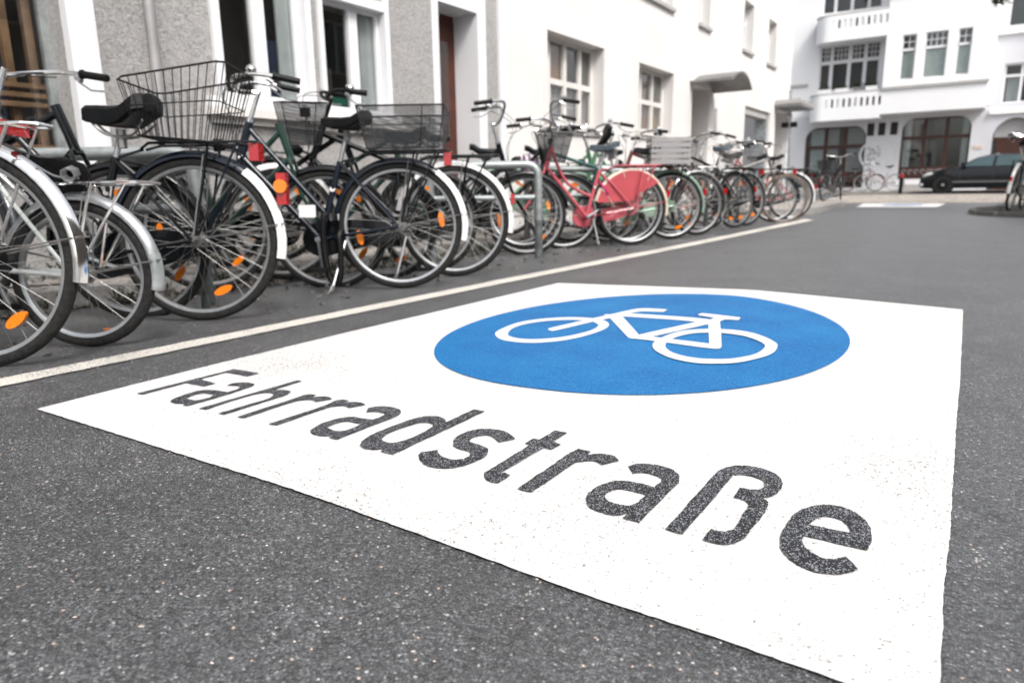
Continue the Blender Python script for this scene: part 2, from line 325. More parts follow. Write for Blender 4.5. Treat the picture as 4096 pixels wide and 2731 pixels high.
# traced outlines of the road marking, metres on the road plane: (x, y, corner)
LET={'F':[[(-1.794,0.879,1),(-1.798,1.17,1),(-1.681,1.172,1),(-1.683,1.134,1),(-1.782,1.133,1),(-1.779,1.049,1),(-1.692,1.041,1),(-1.694,1.007,1),(-1.776,1.006,1),(-1.769,0.881,1)]],'a':[[(-1.641,1.042,1),(-1.649,1.059,0),(-1.64,1.078,0),(-1.616,1.089,0),(-1.583,1.085,0),(-1.57,1.063,0),(-1.566,1.038,0),(-1.559,0.987,0),(-1.557,0.933,0),(-1.556,0.878,1),(-1.575,0.876,1),(-1.58,0.892,1),(-1.597,0.878,0),(-1.621,0.877,0),(-1.635,0.88,0),(-1.651,0.897,0),(-1.659,0.921,0),(-1.665,0.956,0),(-1.658,0.984,0),(-1.633,0.997,0),(-1.605,1.0,0),(-1.579,1.003,1),(-1.581,1.028,0),(-1.591,1.046,0),(-1.612,1.053,0),(-1.629,1.049,0)],[(-1.586,0.969,1),(-1.614,0.968,0),(-1.63,0.965,0),(-1.636,0.947,0),(-1.628,0.922,0),(-1.619,0.915,0),(-1.588,0.914,0),(-1.579,0.926,0),(-1.576,0.945,0)]],'h':[[(-1.509,0.877,1),(-1.511,1.169,1),(-1.491,1.17,1),(-1.486,1.068,1),(-1.469,1.082,0),(-1.446,1.088,0),(-1.428,1.081,0),(-1.414,1.057,0),(-1.412,1.025,0),(-1.41,0.95,0),(-1.407,0.878,1),(-1.43,0.877,1),(-1.428,0.895,0),(-1.428,0.928,0),(-1.428,0.97,0),(-1.427,1.003,0),(-1.432,1.025,0),(-1.446,1.042,0),(-1.464,1.049,0),(-1.481,1.046,0),(-1.492,1.027,0),(-1.496,0.993,0),(-1.492,0.937,0),(-1.484,0.881,1)]],'r':[[(-1.363,0.881,1),(-1.369,1.048,0),(-1.371,1.079,0),(-1.364,1.091,1),(-1.343,1.093,1),(-1.334,1.075,1),(-1.317,1.092,0),(-1.297,1.095,0),(-1.277,1.086,1),(-1.296,1.049,1),(-1.312,1.056,0),(-1.328,1.054,0),(-1.343,1.037,0),(-1.346,1.011,0),(-1.34,0.884,1)]],'r.2':[[(-1.252,0.883,1),(-1.251,1.039,0),(-1.259,1.077,0),(-1.252,1.096,1),(-1.228,1.096,1),(-1.225,1.08,1),(-1.208,1.094,0),(-1.187,1.098,0),(-1.166,1.09,1),(-1.184,1.052,1),(-1.2,1.058,0),(-1.214,1.057,0),(-1.229,1.037,0),(-1.23,1.009,0),(-1.228,0.886,1)]],'a.2':[[(-1.121,1.048,1),(-1.141,1.073,1),(-1.133,1.091,0),(-1.114,1.103,0),(-1.086,1.105,0),(-1.056,1.092,0),(-1.039,1.064,0),(-1.037,1.029,0),(-1.039,0.986,0),(-1.039,0.923,0),(-1.038,0.887,1),(-1.062,0.886,1),(-1.064,0.901,1),(-1.08,0.888,0),(-1.104,0.885,0),(-1.125,0.892,0),(-1.138,0.909,0),(-1.149,0.946,0),(-1.144,0.981,0),(-1.134,1.0,0),(-1.12,1.011,0),(-1.099,1.011,0),(-1.067,1.016,1),(-1.067,1.037,0),(-1.073,1.058,0),(-1.087,1.063,0),(-1.106,1.061,0)],[(-1.066,0.981,1),(-1.095,0.982,0),(-1.114,0.977,0),(-1.12,0.961,0),(-1.118,0.938,0),(-1.111,0.928,0),(-1.089,0.923,0),(-1.073,0.926,0),(-1.065,0.936,0),(-1.065,0.955,0)]],'d':[[(-0.913,0.883,1),(-0.882,0.885,1),(-0.888,1.186,1),(-0.917,1.184,1),(-0.915,1.082,1),(-0.929,1.095,0),(-0.954,1.103,0),(-0.98,1.091,0),(-0.992,1.065,0),(-0.997,1.011,0),(-0.998,0.956,0),(-0.991,0.919,0),(-0.974,0.889,0),(-0.954,0.879,0),(-0.929,0.884,0),(-0.914,0.903,1)],[(-0.922,1.046,0),(-0.933,1.057,0),(-0.951,1.058,0),(-0.964,1.044,0),(-0.971,1.006,0),(-0.972,0.963,0),(-0.964,0.942,0),(-0.951,0.928,0),(-0.93,0.926,0),(-0.918,0.938,0),(-0.913,0.965,0),(-0.914,1.011,0)]],'s':[[(-0.736,1.083,1),(-0.753,1.048,1),(-0.771,1.061,0),(-0.793,1.067,0),(-0.807,1.052,0),(-0.809,1.032,0),(-0.801,1.019,0),(-0.784,1.016,0),(-0.759,1.012,0),(-0.743,1.0,0),(-0.732,0.971,0),(-0.736,0.93,0),(-0.746,0.904,0),(-0.763,0.887,0),(-0.79,0.88,0),(-0.817,0.89,0),(-0.835,0.905,0),(-0.845,0.921,1),(-0.826,0.95,1),(-0.814,0.937,0),(-0.793,0.928,0),(-0.77,0.93,0),(-0.758,0.946,0),(-0.761,0.966,0),(-0.774,0.977,0),(-0.799,0.977,0),(-0.818,0.985,0),(-0.836,1.012,0),(-0.842,1.043,0),(-0.837,1.073,0),(-0.822,1.092,0),(-0.797,1.105,0),(-0.766,1.101,0)]],'t':[[(-0.696,1.17,1),(-0.668,1.173,1),(-0.668,1.116,1),(-0.646,1.109,1),(-0.648,1.076,1),(-0.665,1.076,1),(-0.666,0.946,0),(-0.661,0.936,1),(-0.646,0.933,1),(-0.645,0.894,1),(-0.664,0.892,0),(-0.682,0.904,0),(-0.69,0.921,0),(-0.691,0.973,0),(-0.696,1.073,1),(-0.707,1.072,1),(-0.708,1.106,1),(-0.695,1.107,1)]],'r.3':[[(-0.606,0.895,1),(-0.579,0.897,1),(-0.58,1.033,0),(-0.574,1.057,0),(-0.56,1.072,0),(-0.548,1.072,0),(-0.535,1.066,1),(-0.517,1.102,1),(-0.537,1.117,0),(-0.56,1.113,0),(-0.571,1.104,0),(-0.578,1.094,1),(-0.581,1.111,1),(-0.608,1.11,1),(-0.611,1.075,0),(-0.609,1.003,0)]],'a.3':[[(-0.493,1.088,1),(-0.473,1.065,1),(-0.461,1.077,0),(-0.443,1.08,0),(-0.427,1.076,0),(-0.421,1.067,0),(-0.419,1.052,0),(-0.42,1.033,1),(-0.449,1.033,0),(-0.474,1.026,0),(-0.49,1.01,0),(-0.5,0.979,0),(-0.499,0.945,0),(-0.49,0.921,0),(-0.474,0.904,0),(-0.455,0.9,0),(-0.436,0.901,0),(-0.424,0.908,0),(-0.417,0.921,1),(-0.416,0.902,1),(-0.389,0.904,1),(-0.392,1.058,0),(-0.395,1.085,0),(-0.406,1.108,0),(-0.43,1.123,0),(-0.456,1.123,0),(-0.478,1.114,0),(-0.489,1.102,0)],[(-0.419,0.998,1),(-0.44,0.997,0),(-0.463,0.994,0),(-0.473,0.977,0),(-0.474,0.957,0),(-0.463,0.943,0),(-0.445,0.94,0),(-0.428,0.944,0),(-0.42,0.961,0),(-0.419,0.981,0)]],'ss':[[(-0.349,0.907,1),(-0.322,0.907,1),(-0.324,1.146,0),(-0.322,1.161,0),(-0.313,1.171,0),(-0.292,1.173,0),(-0.273,1.165,0),(-0.267,1.145,0),(-0.27,1.129,0),(-0.28,1.12,0),(-0.3,1.115,1),(-0.298,1.073,1),(-0.281,1.072,0),(-0.271,1.063,0),(-0.268,1.048,0),(-0.267,1.01,0),(-0.265,0.974,0),(-0.27,0.955,0),(-0.279,0.948,0),(-0.293,0.947,1),(-0.293,0.908,1),(-0.273,0.909,0),(-0.257,0.917,0),(-0.245,0.943,0),(-0.243,0.986,0),(-0.241,1.04,0),(-0.243,1.074,0),(-0.249,1.09,0),(-0.258,1.099,1),(-0.246,1.114,0),(-0.241,1.148,0),(-0.245,1.177,0),(-0.261,1.205,0),(-0.288,1.219,0),(-0.314,1.216,0),(-0.333,1.205,0),(-0.348,1.179,0),(-0.353,1.137,0),(-0.351,1.044,0)]],'e':[[(-0.091,1.014,1),(-0.091,1.054,0),(-0.098,1.091,0),(-0.117,1.123,0),(-0.141,1.137,0),(-0.166,1.133,0),(-0.187,1.109,0),(-0.2,1.076,0),(-0.204,1.028,0),(-0.201,0.978,0),(-0.193,0.948,0),(-0.179,0.929,0),(-0.16,0.916,0),(-0.138,0.912,0),(-0.115,0.923,0),(-0.102,0.938,0),(-0.094,0.951,1),(-0.114,0.978,1),(-0.123,0.965,0),(-0.137,0.955,0),(-0.153,0.961,0),(-0.167,0.975,0),(-0.174,0.993,0),(-0.174,1.006,1)],[(-0.119,1.054,1),(-0.176,1.045,1),(-0.174,1.058,0),(-0.167,1.078,0),(-0.157,1.09,0),(-0.139,1.09,0),(-0.126,1.076,0)]]}
SYM={'wheelL':[[(-1.383,1.917,0),(-1.42,1.994,0),(-1.441,2.142,0),(-1.406,2.246,0),(-1.332,2.32,0),(-1.245,2.342,0),(-1.165,2.317,0),(-1.107,2.245,0),(-1.081,2.15,0),(-1.087,2.019,0),(-1.118,1.923,0),(-1.168,1.864,0),(-1.225,1.842,0),(-1.307,1.852,0)],[(-1.346,1.94,0),(-1.392,2.034,0),(-1.399,2.129,0),(-1.368,2.211,0),(-1.303,2.27,0),(-1.232,2.289,0),(-1.176,2.265,0),(-1.132,2.21,0),(-1.114,2.124,0),(-1.125,2.037,0),(-1.154,1.961,0),(-1.208,1.906,0),(-1.26,1.893,0),(-1.308,1.907,0)]],'fork':[[(-1.264,2.077,0),(-1.267,2.104,0),(-1.234,2.285,1),(-1.219,2.348,1),(-1.195,2.466,0),(-1.163,2.609,0),(-1.126,2.638,0),(-1.127,2.639,0),(-1.041,2.642,1),(-1.034,2.581,1),(-1.11,2.564,0),(-1.126,2.548,0),(-1.152,2.464,0),(-1.163,2.376,1),(-1.19,2.268,0),(-1.226,2.072,0),(-1.243,2.06,0)]],'top':[[(-1.176,2.469,1),(-1.136,2.495,1),(-0.995,2.497,0),(-0.823,2.505,1),(-0.84,2.434,1),(-0.967,2.429,0),(-1.148,2.422,1)]],'down':[[(-1.227,2.439,1),(-1.151,2.442,1),(-0.928,2.109,1),(-0.9,2.073,1),(-0.929,2.048,0),(-0.953,2.071,1),(-1.176,2.385,1)]],'seat':[[(-0.931,2.105,1),(-0.841,2.438,1),(-0.82,2.507,1),(-0.794,2.421,1),(-0.884,2.096,1),(-0.896,2.062,1)]],'stay':[[(-0.949,2.087,1),(-0.889,2.107,1),(-0.851,2.104,0),(-0.691,2.114,1),(-0.665,2.108,1),(-0.655,2.058,0),(-0.844,2.05,0),(-0.929,2.048,1)]],'seatstay':[[(-0.819,2.482,1),(-0.687,2.104,1),(-0.655,2.058,0),(-0.644,2.073,0),(-0.645,2.093,1),(-0.711,2.293,0),(-0.784,2.506,1)]],'saddle':[[(-0.884,2.562,0),(-0.886,2.608,1),(-0.735,2.603,1),(-0.728,2.547,1),(-0.77,2.534,0),(-0.779,2.488,0),(-0.818,2.5,1),(-0.815,2.542,1)]],'wheelR':[[(-0.821,1.972,0),(-0.841,2.033,0),(-0.846,2.128,0),(-0.833,2.229,0),(-0.793,2.301,0),(-0.73,2.349,0),(-0.658,2.365,0),(-0.586,2.328,0),(-0.521,2.25,0),(-0.5,2.18,0),(-0.494,2.103,0),(-0.507,2.029,0),(-0.544,1.935,0),(-0.591,1.884,0),(-0.646,1.856,0),(-0.717,1.867,0),(-0.784,1.917,0)],[(-0.793,2.004,0),(-0.81,2.067,0),(-0.807,2.162,0),(-0.782,2.233,0),(-0.744,2.273,0),(-0.712,2.293,0),(-0.637,2.291,0),(-0.577,2.248,0),(-0.541,2.198,0),(-0.53,2.134,0),(-0.535,2.052,0),(-0.567,1.975,0),(-0.607,1.933,0),(-0.665,1.909,0),(-0.728,1.924,0),(-0.769,1.962,0)]]}
SHEET=[(-1.889, 0.684), (-1.923, 1.184), (-1.939, 1.757), (-1.938, 2.18), (-1.948, 3.309), (-1.412, 3.331), (-0.884, 3.36), (-0.423, 3.355), (-0.049, 3.351), (-0.018, 2.131), (-0.011, 1.705), (0.003, 1.137), (0.003, 0.994), (0.01, 0.766), (0.012, 0.717), (-0.071, 0.71), (-0.21, 0.706), (-0.349, 0.695), (-0.535, 0.691), (-0.899, 0.683), (-1.219, 0.682)]
DISC=[(-1.401, 1.609), (-1.521, 1.77), (-1.59, 1.95), (-1.59, 2.319), (-1.463, 2.794), (-1.15, 3.061), (-0.865, 3.113), (-0.511, 2.838), (-0.393, 2.62), (-0.332, 2.428), (-0.32, 2.264), (-0.355, 2.035), (-0.452, 1.719), (-0.55, 1.593), (-0.664, 1.497), (-0.795, 1.432), (-0.933, 1.398), (-1.164, 1.441), (-1.296, 1.509)]
LINE=[((-2.351, 0.593), (-2.234, 0.565)), ((-2.358, 0.837), (-2.254, 0.797)), ((-2.354, 1.618), (-2.262, 1.552)), ((-2.417, 3.411), (-2.26, 3.189)), ((-2.364, 6.248), (-2.197, 5.81)), ((-2.338, 11.678), (-2.07, 10.812))]
# ------------------------------------------------------------------ road marking
def flat(name, loops, mtl, dz, parent, k=4, rag=.0012):
    bm = bmesh.new(); edges = []
    rnd = random.Random(hash(name) % 1000 if False else len(name) * 7)
    for lp in loops:
        n = len(lp); pts = []
        for i in range(n):
            p0, p1, p2, p3 = lp[(i - 1) % n], lp[i], lp[(i + 1) % n], lp[(i + 2) % n]
            a = Vector(p1[:2]); b = Vector(p2[:2])
            pa = Vector(p0[:2]) if not p1[2] else a - (b - a) * .001; pb = Vector(p3[:2]) if not p2[2] else b + (b - a) * .001
            straight = p1[2] and p2[2]
            L = (b - a).length; m = max(2, min(60, int(L / .012))) if (rag and straight) else k
            for t in range(m):
                u = t / m
                if straight: q = a.lerp(b, u)
                else: q = .5 * ((2 * a) + (b - pa) * u + (2 * pa - 5 * a + 4 * b - pb) * u * u + (3 * a - pa - 3 * b + pb) * u ** 3)
                if rag and t: q = q + Vector((rnd.uniform(-rag, rag), rnd.uniform(-rag, rag)))
                pts.append(q)
        vs = [bm.verts.new((q.x, q.y, 0)) for q in pts]
        for i in range(len(vs)): edges.append(bm.edges.new((vs[i], vs[(i + 1) % len(vs)])))
    bmesh.ops.triangle_fill(bm, use_beauty=True, use_dissolve=False, edges=edges)
    for x in XS:
        bmesh.ops.bisect_plane(bm, geom=bm.verts[:] + bm.edges[:] + bm.faces[:], plane_co=(x, 0, 0), plane_no=(1, 0, 0))
    if any(abs(f.normal.z) > 0 for f in bm.faces):
        for f in bm.faces:
            if f.normal.z < 0: f.normal_flip()
    for v in bm.verts: v.co.z = gnd(v.co.x, v.co.y) + dz
    me = bpy.data.meshes.new(name); bm.to_mesh(me); bm.free()
    return link(name, me, parent, mtl)
mk = empty('road_marking', (0, 0, 0), label='white painted rectangle with blue bicycle disc and the word Fahrradstraße, in the foreground', cat='road marking')
def C1(pts, c=1): return [(x, y, c) for x, y in pts]
flat('white_panel', [C1(SHEET)], M['white_paint'], .004, mk, rag=.0009)
dd = []
for i in range(40):
    t_ = 2 * pi * i / 40; u_ = -.9233 + .6555 * cos(t_); v_ = 2.2847 + .6555 * 1.3302 * sin(t_); dd.append((u_ * cos(.0219) - v_ * sin(.0219), u_ * sin(.0219) + v_ * cos(.0219), 0))
flat('blue_disc', [dd], M['blue_paint'], .0065, mk, k=4, rag=0)
sy = None
for i, (k_, lp) in enumerate(SYM.items()):
    o = flat('symbol_stroke', lp, M['symbol_paint'], .0080 + .00025 * i, mk, k=5, rag=0)
    if sy is None: sy = o; o.name = 'bicycle_symbol'
    else: o.name = 'symbol_stroke'; o.parent = sy
for k_, lp in LET.items():
    o = flat('letter', lp, M['black_paint'], .0065, mk, k=5, rag=.0012)
ln = flat('parking_line', [[(-2.36, -1, 1), (-2.25, -1, 1), (-2.255, 1.6, 1), (-2.25, 3.2, 1), (-2.2, 5.8, 1), (-2.17, 9, 1), (-2.13, 11.0, 1), (-2.33, 11.3, 1), (-2.36, 6.3, 1), (-2.38, 3.4, 1)]], M['line_paint'], .004, None, rag=.004)
tag(ln, 'long worn white line separating the bicycle parking from the road', 'road marking')
m2 = empty('road_marking', (0, 0, 0), label='small distant white rectangle with a blue disc, before the cobbled crossing', cat='road marking')
flat('white_panel', [C1([(-2.45, 17.05), (-.93, 17.1), (-.93, 20.15), (-2.73, 20.2)])], M['white_paint'], .004, m2)
flat('blue_disc', [[(-1.72 + .42 * cos(a * pi / 8), 18.8 + .6 * sin(a * pi / 8), 0) for a in range(16)]], M['blue_paint'], .008, m2, rag=0)
flat('symbol_stroke', [C1([(-2.0, 18.7), (-1.45, 18.7), (-1.45, 18.9), (-2.0, 18.9)])], M['symbol_paint'], .012, m2, rag=0).name = 'bicycle_symbol'
# ------------------------------------------------------------------ kerbs and pavements
pv = sheet('left_pavement', [-4.75, -4.58, -4.3, -4.02], [-4, 0, 1, 2, 3, 4, 5, 6, 7, 8, 9, 10, 11, 12, 14, 16, 18, 19.4], M['slab'], 0, zf=lambda x, y: gnd(-4, y) + .088); tag(pv, 'narrow paved footway along the roughcast and white houses', kind='structure')
stone_me = None; rn = random.Random(3)
y = -3.0
while y < 12.2:
    L = .98
    mb = MB(); z0 = gnd(-4, y + .5)
    mb.box((-4.02, y + .006, z0 - .12), (-3.885, y + L - .006, z0 + .10 + rn.uniform(-.004, .004)))
    mb.build('kerb_stone', M['kerb'], pv, smooth=False); y += 1.0
y = -1.0
slab_me = None
while y < 12:
    for i in (0, 1):
        z0 = gnd(-4, y + .15) + .09 + rn.uniform(0, .006)
        if slab_me is None:
            mb = MB(); mb.box((-.13, -.19, -.03), (.13, .19, 0.0)); o = mb.build('paving_slab', M['slab'], pv, smooth=False); slab_me = o.data
        else: o = link('paving_slab', slab_me, pv)
        o.location = (-4.165 - .285 * i, y + .2 * i, z0 + .004)
    y += .4
p2 = MB(); p2.prism([(-4.6, 12.25), (-3.1, 12.2), (-2.75, 12.5), (-2.72, 13), (-2.9, 17.5), (-3.05, 18.5), (-3.7, 20.2), (-4.6, 20.4)], -.06, .095, ax=2)
po = p2.build('pavement_corner', M['slab'], None, smooth=False); tag(po, 'light paved corner widening behind the end of the white parking line', kind='structure')
ks = [(-3.1, 12.2), (-2.75, 12.5), (-2.72, 13.5), (-2.77, 14.5), (-2.82, 15.5), (-2.86, 16.5), (-2.9, 17.5), (-3.05, 18.5), (-3.5, 19.7), (-3.9, 20.3)]
for a, b in zip(ks[:-1], ks[1:]):
    a = Vector(a); b = Vector(b); t = (b - a).normalized(); nrm = Vector((t.y, -t.x)) * .13
    mb = MB(); q0, q1 = a + t * .008, b - t * .008
    mb.prism([tuple(q0), tuple(q0 + nrm), tuple(q1 + nrm), tuple(q1)], -.08, .1, ax=2); mb.build('kerb_stone', M['kerb'], po, smooth=False)
p3 = MB(); p3.box((-30, 32.3, -.1), (30, 34.2, .2)); o = p3.build('far_pavement', M['slab'], None, smooth=False); tag(o, 'pale footway in front of the corner house with oriel', kind='structure')
# planted island on the right
isl = MB(); ip = [(-.22, 13.75), (-.12, 13.1), (.12, 12.7), (.55, 12.4), (1.2, 12.3), (6, 12.1), (6, 16.5), (1, 16.4), (.1, 16), (-.2, 15)]
isl.prism(ip, -.2, .045, ax=2); io = isl.build('planting_island', M['soil'], None, smooth=False); tag(io, 'dark soil island at the right edge with a low stone kerb', kind='structure')
for a, b in zip(ip, ip[1:] + ip[:1]):
    a = Vector(a); b = Vector(b); L = (b - a).length; m = max(1, round(L / 1.0)); t = (b - a).normalized(); nrm = Vector((t.y, -t.x)) * .08
    for i in range(m):
        q0 = a.lerp(b, i / m) + t * .01; q1 = a.lerp(b, (i + 1) / m) - t * .01
        mb = MB(); mb.prism([tuple(q0), tuple(q0 + nrm), tuple(q1 + nrm), tuple(q1)], -.2, .065, ax=2); mb.build('kerb_stone', M['kerb_dark'], io, smooth=False)
# gutter litter and weeds
rn = random.Random(2); ds = MB(); yy = .2; prev = None
while yy < 9:
    wdt = .10 + .09 * rn.random() + .07 * sin(yy * 2.3 + 1); cur = [(-3.886, yy, gnd(-3.886, yy) + .003), (-3.886 + wdt * .6, yy + rn.uniform(-.02, .02), gnd(-3.6, yy) + .0028), (-3.886 + wdt, yy, gnd(-3.5, yy) - .0005)]
    if prev: ds.add(prev + cur, [(0, 1, 4, 3), (1, 2, 5, 4)])
    prev = cur; yy += .09
o = ds.build('gutter_dirt', M['soil'], None, smooth=False); tag(o, 'dark dirt collected along the kerb', kind='stuff')
rn = random.Random(11); lt = MB()
for i in range(9000):
    Y = rn.uniform(.6, 8.5); X = -3.88 + abs(rn.gauss(0, .10)) if rn.random() < .72 else -4.55 + abs(rn.gauss(0, .12))
    z = gnd(X, Y) + .004 if X > -3.9 else gnd(-4, Y) + .104
    if -4.03 < X < -3.87: X = -3.86
    if rn.random() < .07: X = rn.uniform(-3.8, -2.6); z = gnd(X, Y) + .003
    dens = .55 + .45 * sin(Y * 2.3 + 1) * sin(Y * 5.1)
    if rn.random() > dens: continue
    s_ = rn.uniform(.006, .026); a = rn.uniform(0, 2 * pi); h = rn.uniform(.002, .03) * (1.6 if rn.random() < .15 else 1)
    c, s2 = cos(a) * s_, sin(a) * s_
    lt.add([(X + c, Y + s2, z + h * rn.random()), (X - s2 * .6, Y + c * .6, z), (X - c, Y - s2, z + h), (X + s2 * .6, Y - c * .6, z + .003)], [(0, 1, 2), (0, 2, 3)])
o = lt.build('leaf_litter', M['litter'], None, smooth=False); tag(o, 'dry leaf litter and dirt lying in the gutter under the bicycles', kind='stuff')
wd = MB()
for i in range(260):
    Y = rn.choice((1.3, 1.9, 2.5, 2.9, 3.4, 3.9, 4.4, 5.2, 6.1, 7.2)) + rn.gauss(0, .16); X = rn.choice((-3.86, -4.52)) + abs(rn.gauss(0, .02)); z = gnd(X, Y) + (.1 if X < -4 else 0)
    for k in range(5):
        a = rn.uniform(0, 2 * pi); L = rn.uniform(.03, .11); w_ = .006
        p = Vector((X, Y, z)); t = p + Vector((cos(a) * L * .6, sin(a) * L * .6, L)); m_ = p.lerp(t, .6) + Vector((0, 0, .01))
        wd.add([tuple(p), tuple(m_ + Vector((-sin(a), cos(a), 0)) * w_), tuple(t), tuple(m_ - Vector((-sin(a), cos(a), 0)) * w_)], [(0, 1, 2, 3)])
o = wd.build('gutter_weeds', M['weed'], None, smooth=False); tag(o, 'small weeds growing along the kerb and the wall foot', kind='stuff')
gr = MB()
for i in range(700):
    X = rn.uniform(-2.9, .9); Y = abs(rn.gauss(0, 1)) * 1.6 + .35; s_ = rn.uniform(.0012, .0032); z = gnd(X, Y)
    if -1.97 < X < .03 and .66 < Y < 3.4 and rn.random() < .8: continue
    gr.add([(X - s_, Y, z), (X, Y - s_, z), (X + s_, Y, z), (X, Y + s_, z), (X + s_ * .2, Y, z + s_ * 1.3)], [(0, 1, 4), (1, 2, 4), (2, 3, 4), (3, 0, 4)])
o = gr.build('loose_grit', M['pebble'], None, smooth=False); tag(o, 'loose grit grains scattered on the asphalt', kind='stuff')
# ------------------------------------------------------------------ bicycles
CACHE = {}
def wheel(parent, x, R, rim='alu', tyre='tyre', refl=(40, 220), hub='steel_dull', name='wheel', rot=0, wide=.019):
    key = (R, wide)
    if key not in CACHE:
        rr = R - .030
        rim_ = MB(); prof = [(-.012, .006), (-.0135, -.006), (-.009, -.018), (.009, -.018), (.0135, -.006), (.012, .006)]; n = 64; vs = []; fs = []
        for i in range(n):
            a = 2 * pi * i / n
            for (yy, dr) in prof: vs.append(((rr + dr) * cos(a), yy, (rr + dr) * sin(a)))
        k = len(prof)
        for i in range(n):
            for j in range(k): fs.append((i * k + j, i * k + (j + 1) % k, ((i + 1) % n) * k + (j + 1) % k, ((i + 1) % n) * k + j))
        rim_.add(vs, fs)
        ty = MB(); vs = []; fs = []; seg = 12; rt = wide
        for i in range(n):
            a = 2 * pi * i / n
            for j in range(seg):
                b = 2 * pi * j / seg; vs.append(((R - rt + rt * cos(b)) * cos(a), rt * .92 * sin(b), (R - rt + rt * cos(b)) * sin(a)))
        for i in range(n):
            for j in range(seg): fs.append((i * seg + j, i * seg + (j + 1) % seg, ((i + 1) % n) * seg + (j + 1) % seg, ((i + 1) % n) * seg + j))
        ty.add(vs, fs)
        sp = MB(); N = 36
        for i in range(N):
            a = 2 * pi * i / N; side = 1 if i % 2 else -1; off = (1 if (i // 2) % 2 else -1) * 1.15
            p = (.026 * cos(a + off), .03 * side, .026 * sin(a + off)); q = ((rr - .01) * cos(a), 0, (rr - .01) * sin(a))
            sp.tube([p, q], .00085, seg=3, cap=False)
            sp.tube([Vector(q) * .965, q], .0018, seg=3, cap=False)
        hb = MB(); hb.tube([(0, -.062, 0), (0, -.05, 0), (0, -.049, 0), (0, -.034, 0), (0, -.033, 0), (0, -.028, 0), (0, -.027, 0), (0, .027, 0), (0, .028, 0), (0, .033, 0), (0, .034, 0), (0, .05, 0), (0, .051, 0), (0, .065, 0)], [.006, .006, .012, .012, .029, .029, .02, .02, .029, .029, .012, .012, .007, .007], seg=14)
        mes = []
        for nm, m_ in (('wheel', rim_), ('tyre', ty), ('spoke_set', sp), ('hub', hb)):
            o = m_.build(nm, None, None); mes.append(o.data); bpy.data.objects.remove(o)
        ov = MB(); pts = [(.017 * cos(a * pi / 7), .042 * sin(a * pi / 7)) for a in range(14)]; ov.prism(pts, -.006, .006); o = ov.build('reflector', M['orange'], None, smooth=False); mes.append(o.data); bpy.data.objects.remove(o)
        CACHE[key] = mes
    mes = CACHE[key]
    def mk_(nm, me, mt, par):
        kk = (me.name, mt)
        if kk not in CACHE: m2 = me.copy(); m2.materials.clear(); m2.materials.append(M[mt]); CACHE[kk] = m2
        o = bpy.data.objects.new(nm, CACHE[kk]); COL.objects.link(o); o.parent = par; return o
    wo = mk_('wheel', mes[0], rim, parent); wo.location = (x, 0, R); wo.rotation_euler = (0, rot, 0)
    mk_('tyre', mes[1], tyre, wo); mk_('spoke_set', mes[2], 'spoke', wo); mk_('hub', mes[3], hub, wo)
    for a in refl:
        o = mk_('reflector', mes[4], 'orange', wo); a = radians(a) - rot * 0; d = (R - .03) * .74; o.location = (d * cos(a), .012, d * sin(a)); o.rotation_euler = (0, -a + pi / 2 * 0, 0)
        o.rotation_euler = (0, pi / 2 - a + pi / 2, 0)
    return wo
def fender(parent, x, R, a0, a1, mtl, wid=.0245, name='mudguard', gap=.02, tip=None):
    def arc(b0, b1, nm, m_, extra=0, par=parent):
        mb = MB(); n = max(4, int(abs(b1 - b0) / 6)); prof = [(-wid, -.018), (-wid * .86, -.004), (-wid * .45, .007), (0, .011), (wid * .45, .007), (wid * .86, -.004), (wid, -.018)]
        vs = []
        for i in range(n + 1):
            a = radians(b0 + (b1 - b0) * i / n)
            for yy, dr in prof: vs.append((x + (R + gap + dr + extra) * cos(a), yy * (1 + extra * 12), R + (R + gap + dr + extra) * sin(a)))
        for i in range(n + 1):
            a = radians(b0 + (b1 - b0) * i / n)
            for yy, dr in prof: vs.append((x + (R + gap + dr + extra - .0022) * cos(a), yy * .97 * (1 + extra * 12), R + (R + gap + dr + extra - .0022) * sin(a)))
        k = len(prof); o_ = (n + 1) * k; fs = []
        for i in range(n):
            for j in range(k - 1):
                fs.append((i * k + j, i * k + j + 1, (i + 1) * k + j + 1, (i + 1) * k + j)); fs.append((o_ + i * k + j, o_ + (i + 1) * k + j, o_ + (i + 1) * k + j + 1, o_ + i * k + j + 1))
            for j in (0, k - 1): fs.append((i * k + j, (i + 1) * k + j, o_ + (i + 1) * k + j, o_ + i * k + j))
        for i in (0, n):
            for j in range(k - 1): fs.append((i * k + j, i * k + j + 1, o_ + i * k + j + 1, o_ + i * k + j))
        mb.add(vs, fs); return mb.build(nm, M[m_], par)
    f = arc(a0, a1, name, mtl)
    if tip: arc(tip[0], tip[1], 'mudguard_tip', tip[2], .002, f)
    return f
def stay(parent, x, R, a, mtl, off=.03):
    mb = MB(); a = radians(a)
    for s in (-1, 1): mb.tube([(x, s * .055, R), (x + (R + .015) * cos(a), s * off, R + (R + .015) * sin(a))], .003, 5)
    mb.tube([(x + (R + .03) * cos(a), -.03, R + (R + .03) * sin(a)), (x + (R + .03) * cos(a), .03, R + (R + .03) * sin(a))], .003, 5)
    return mb.build('mudguard_stay', M[mtl], parent)
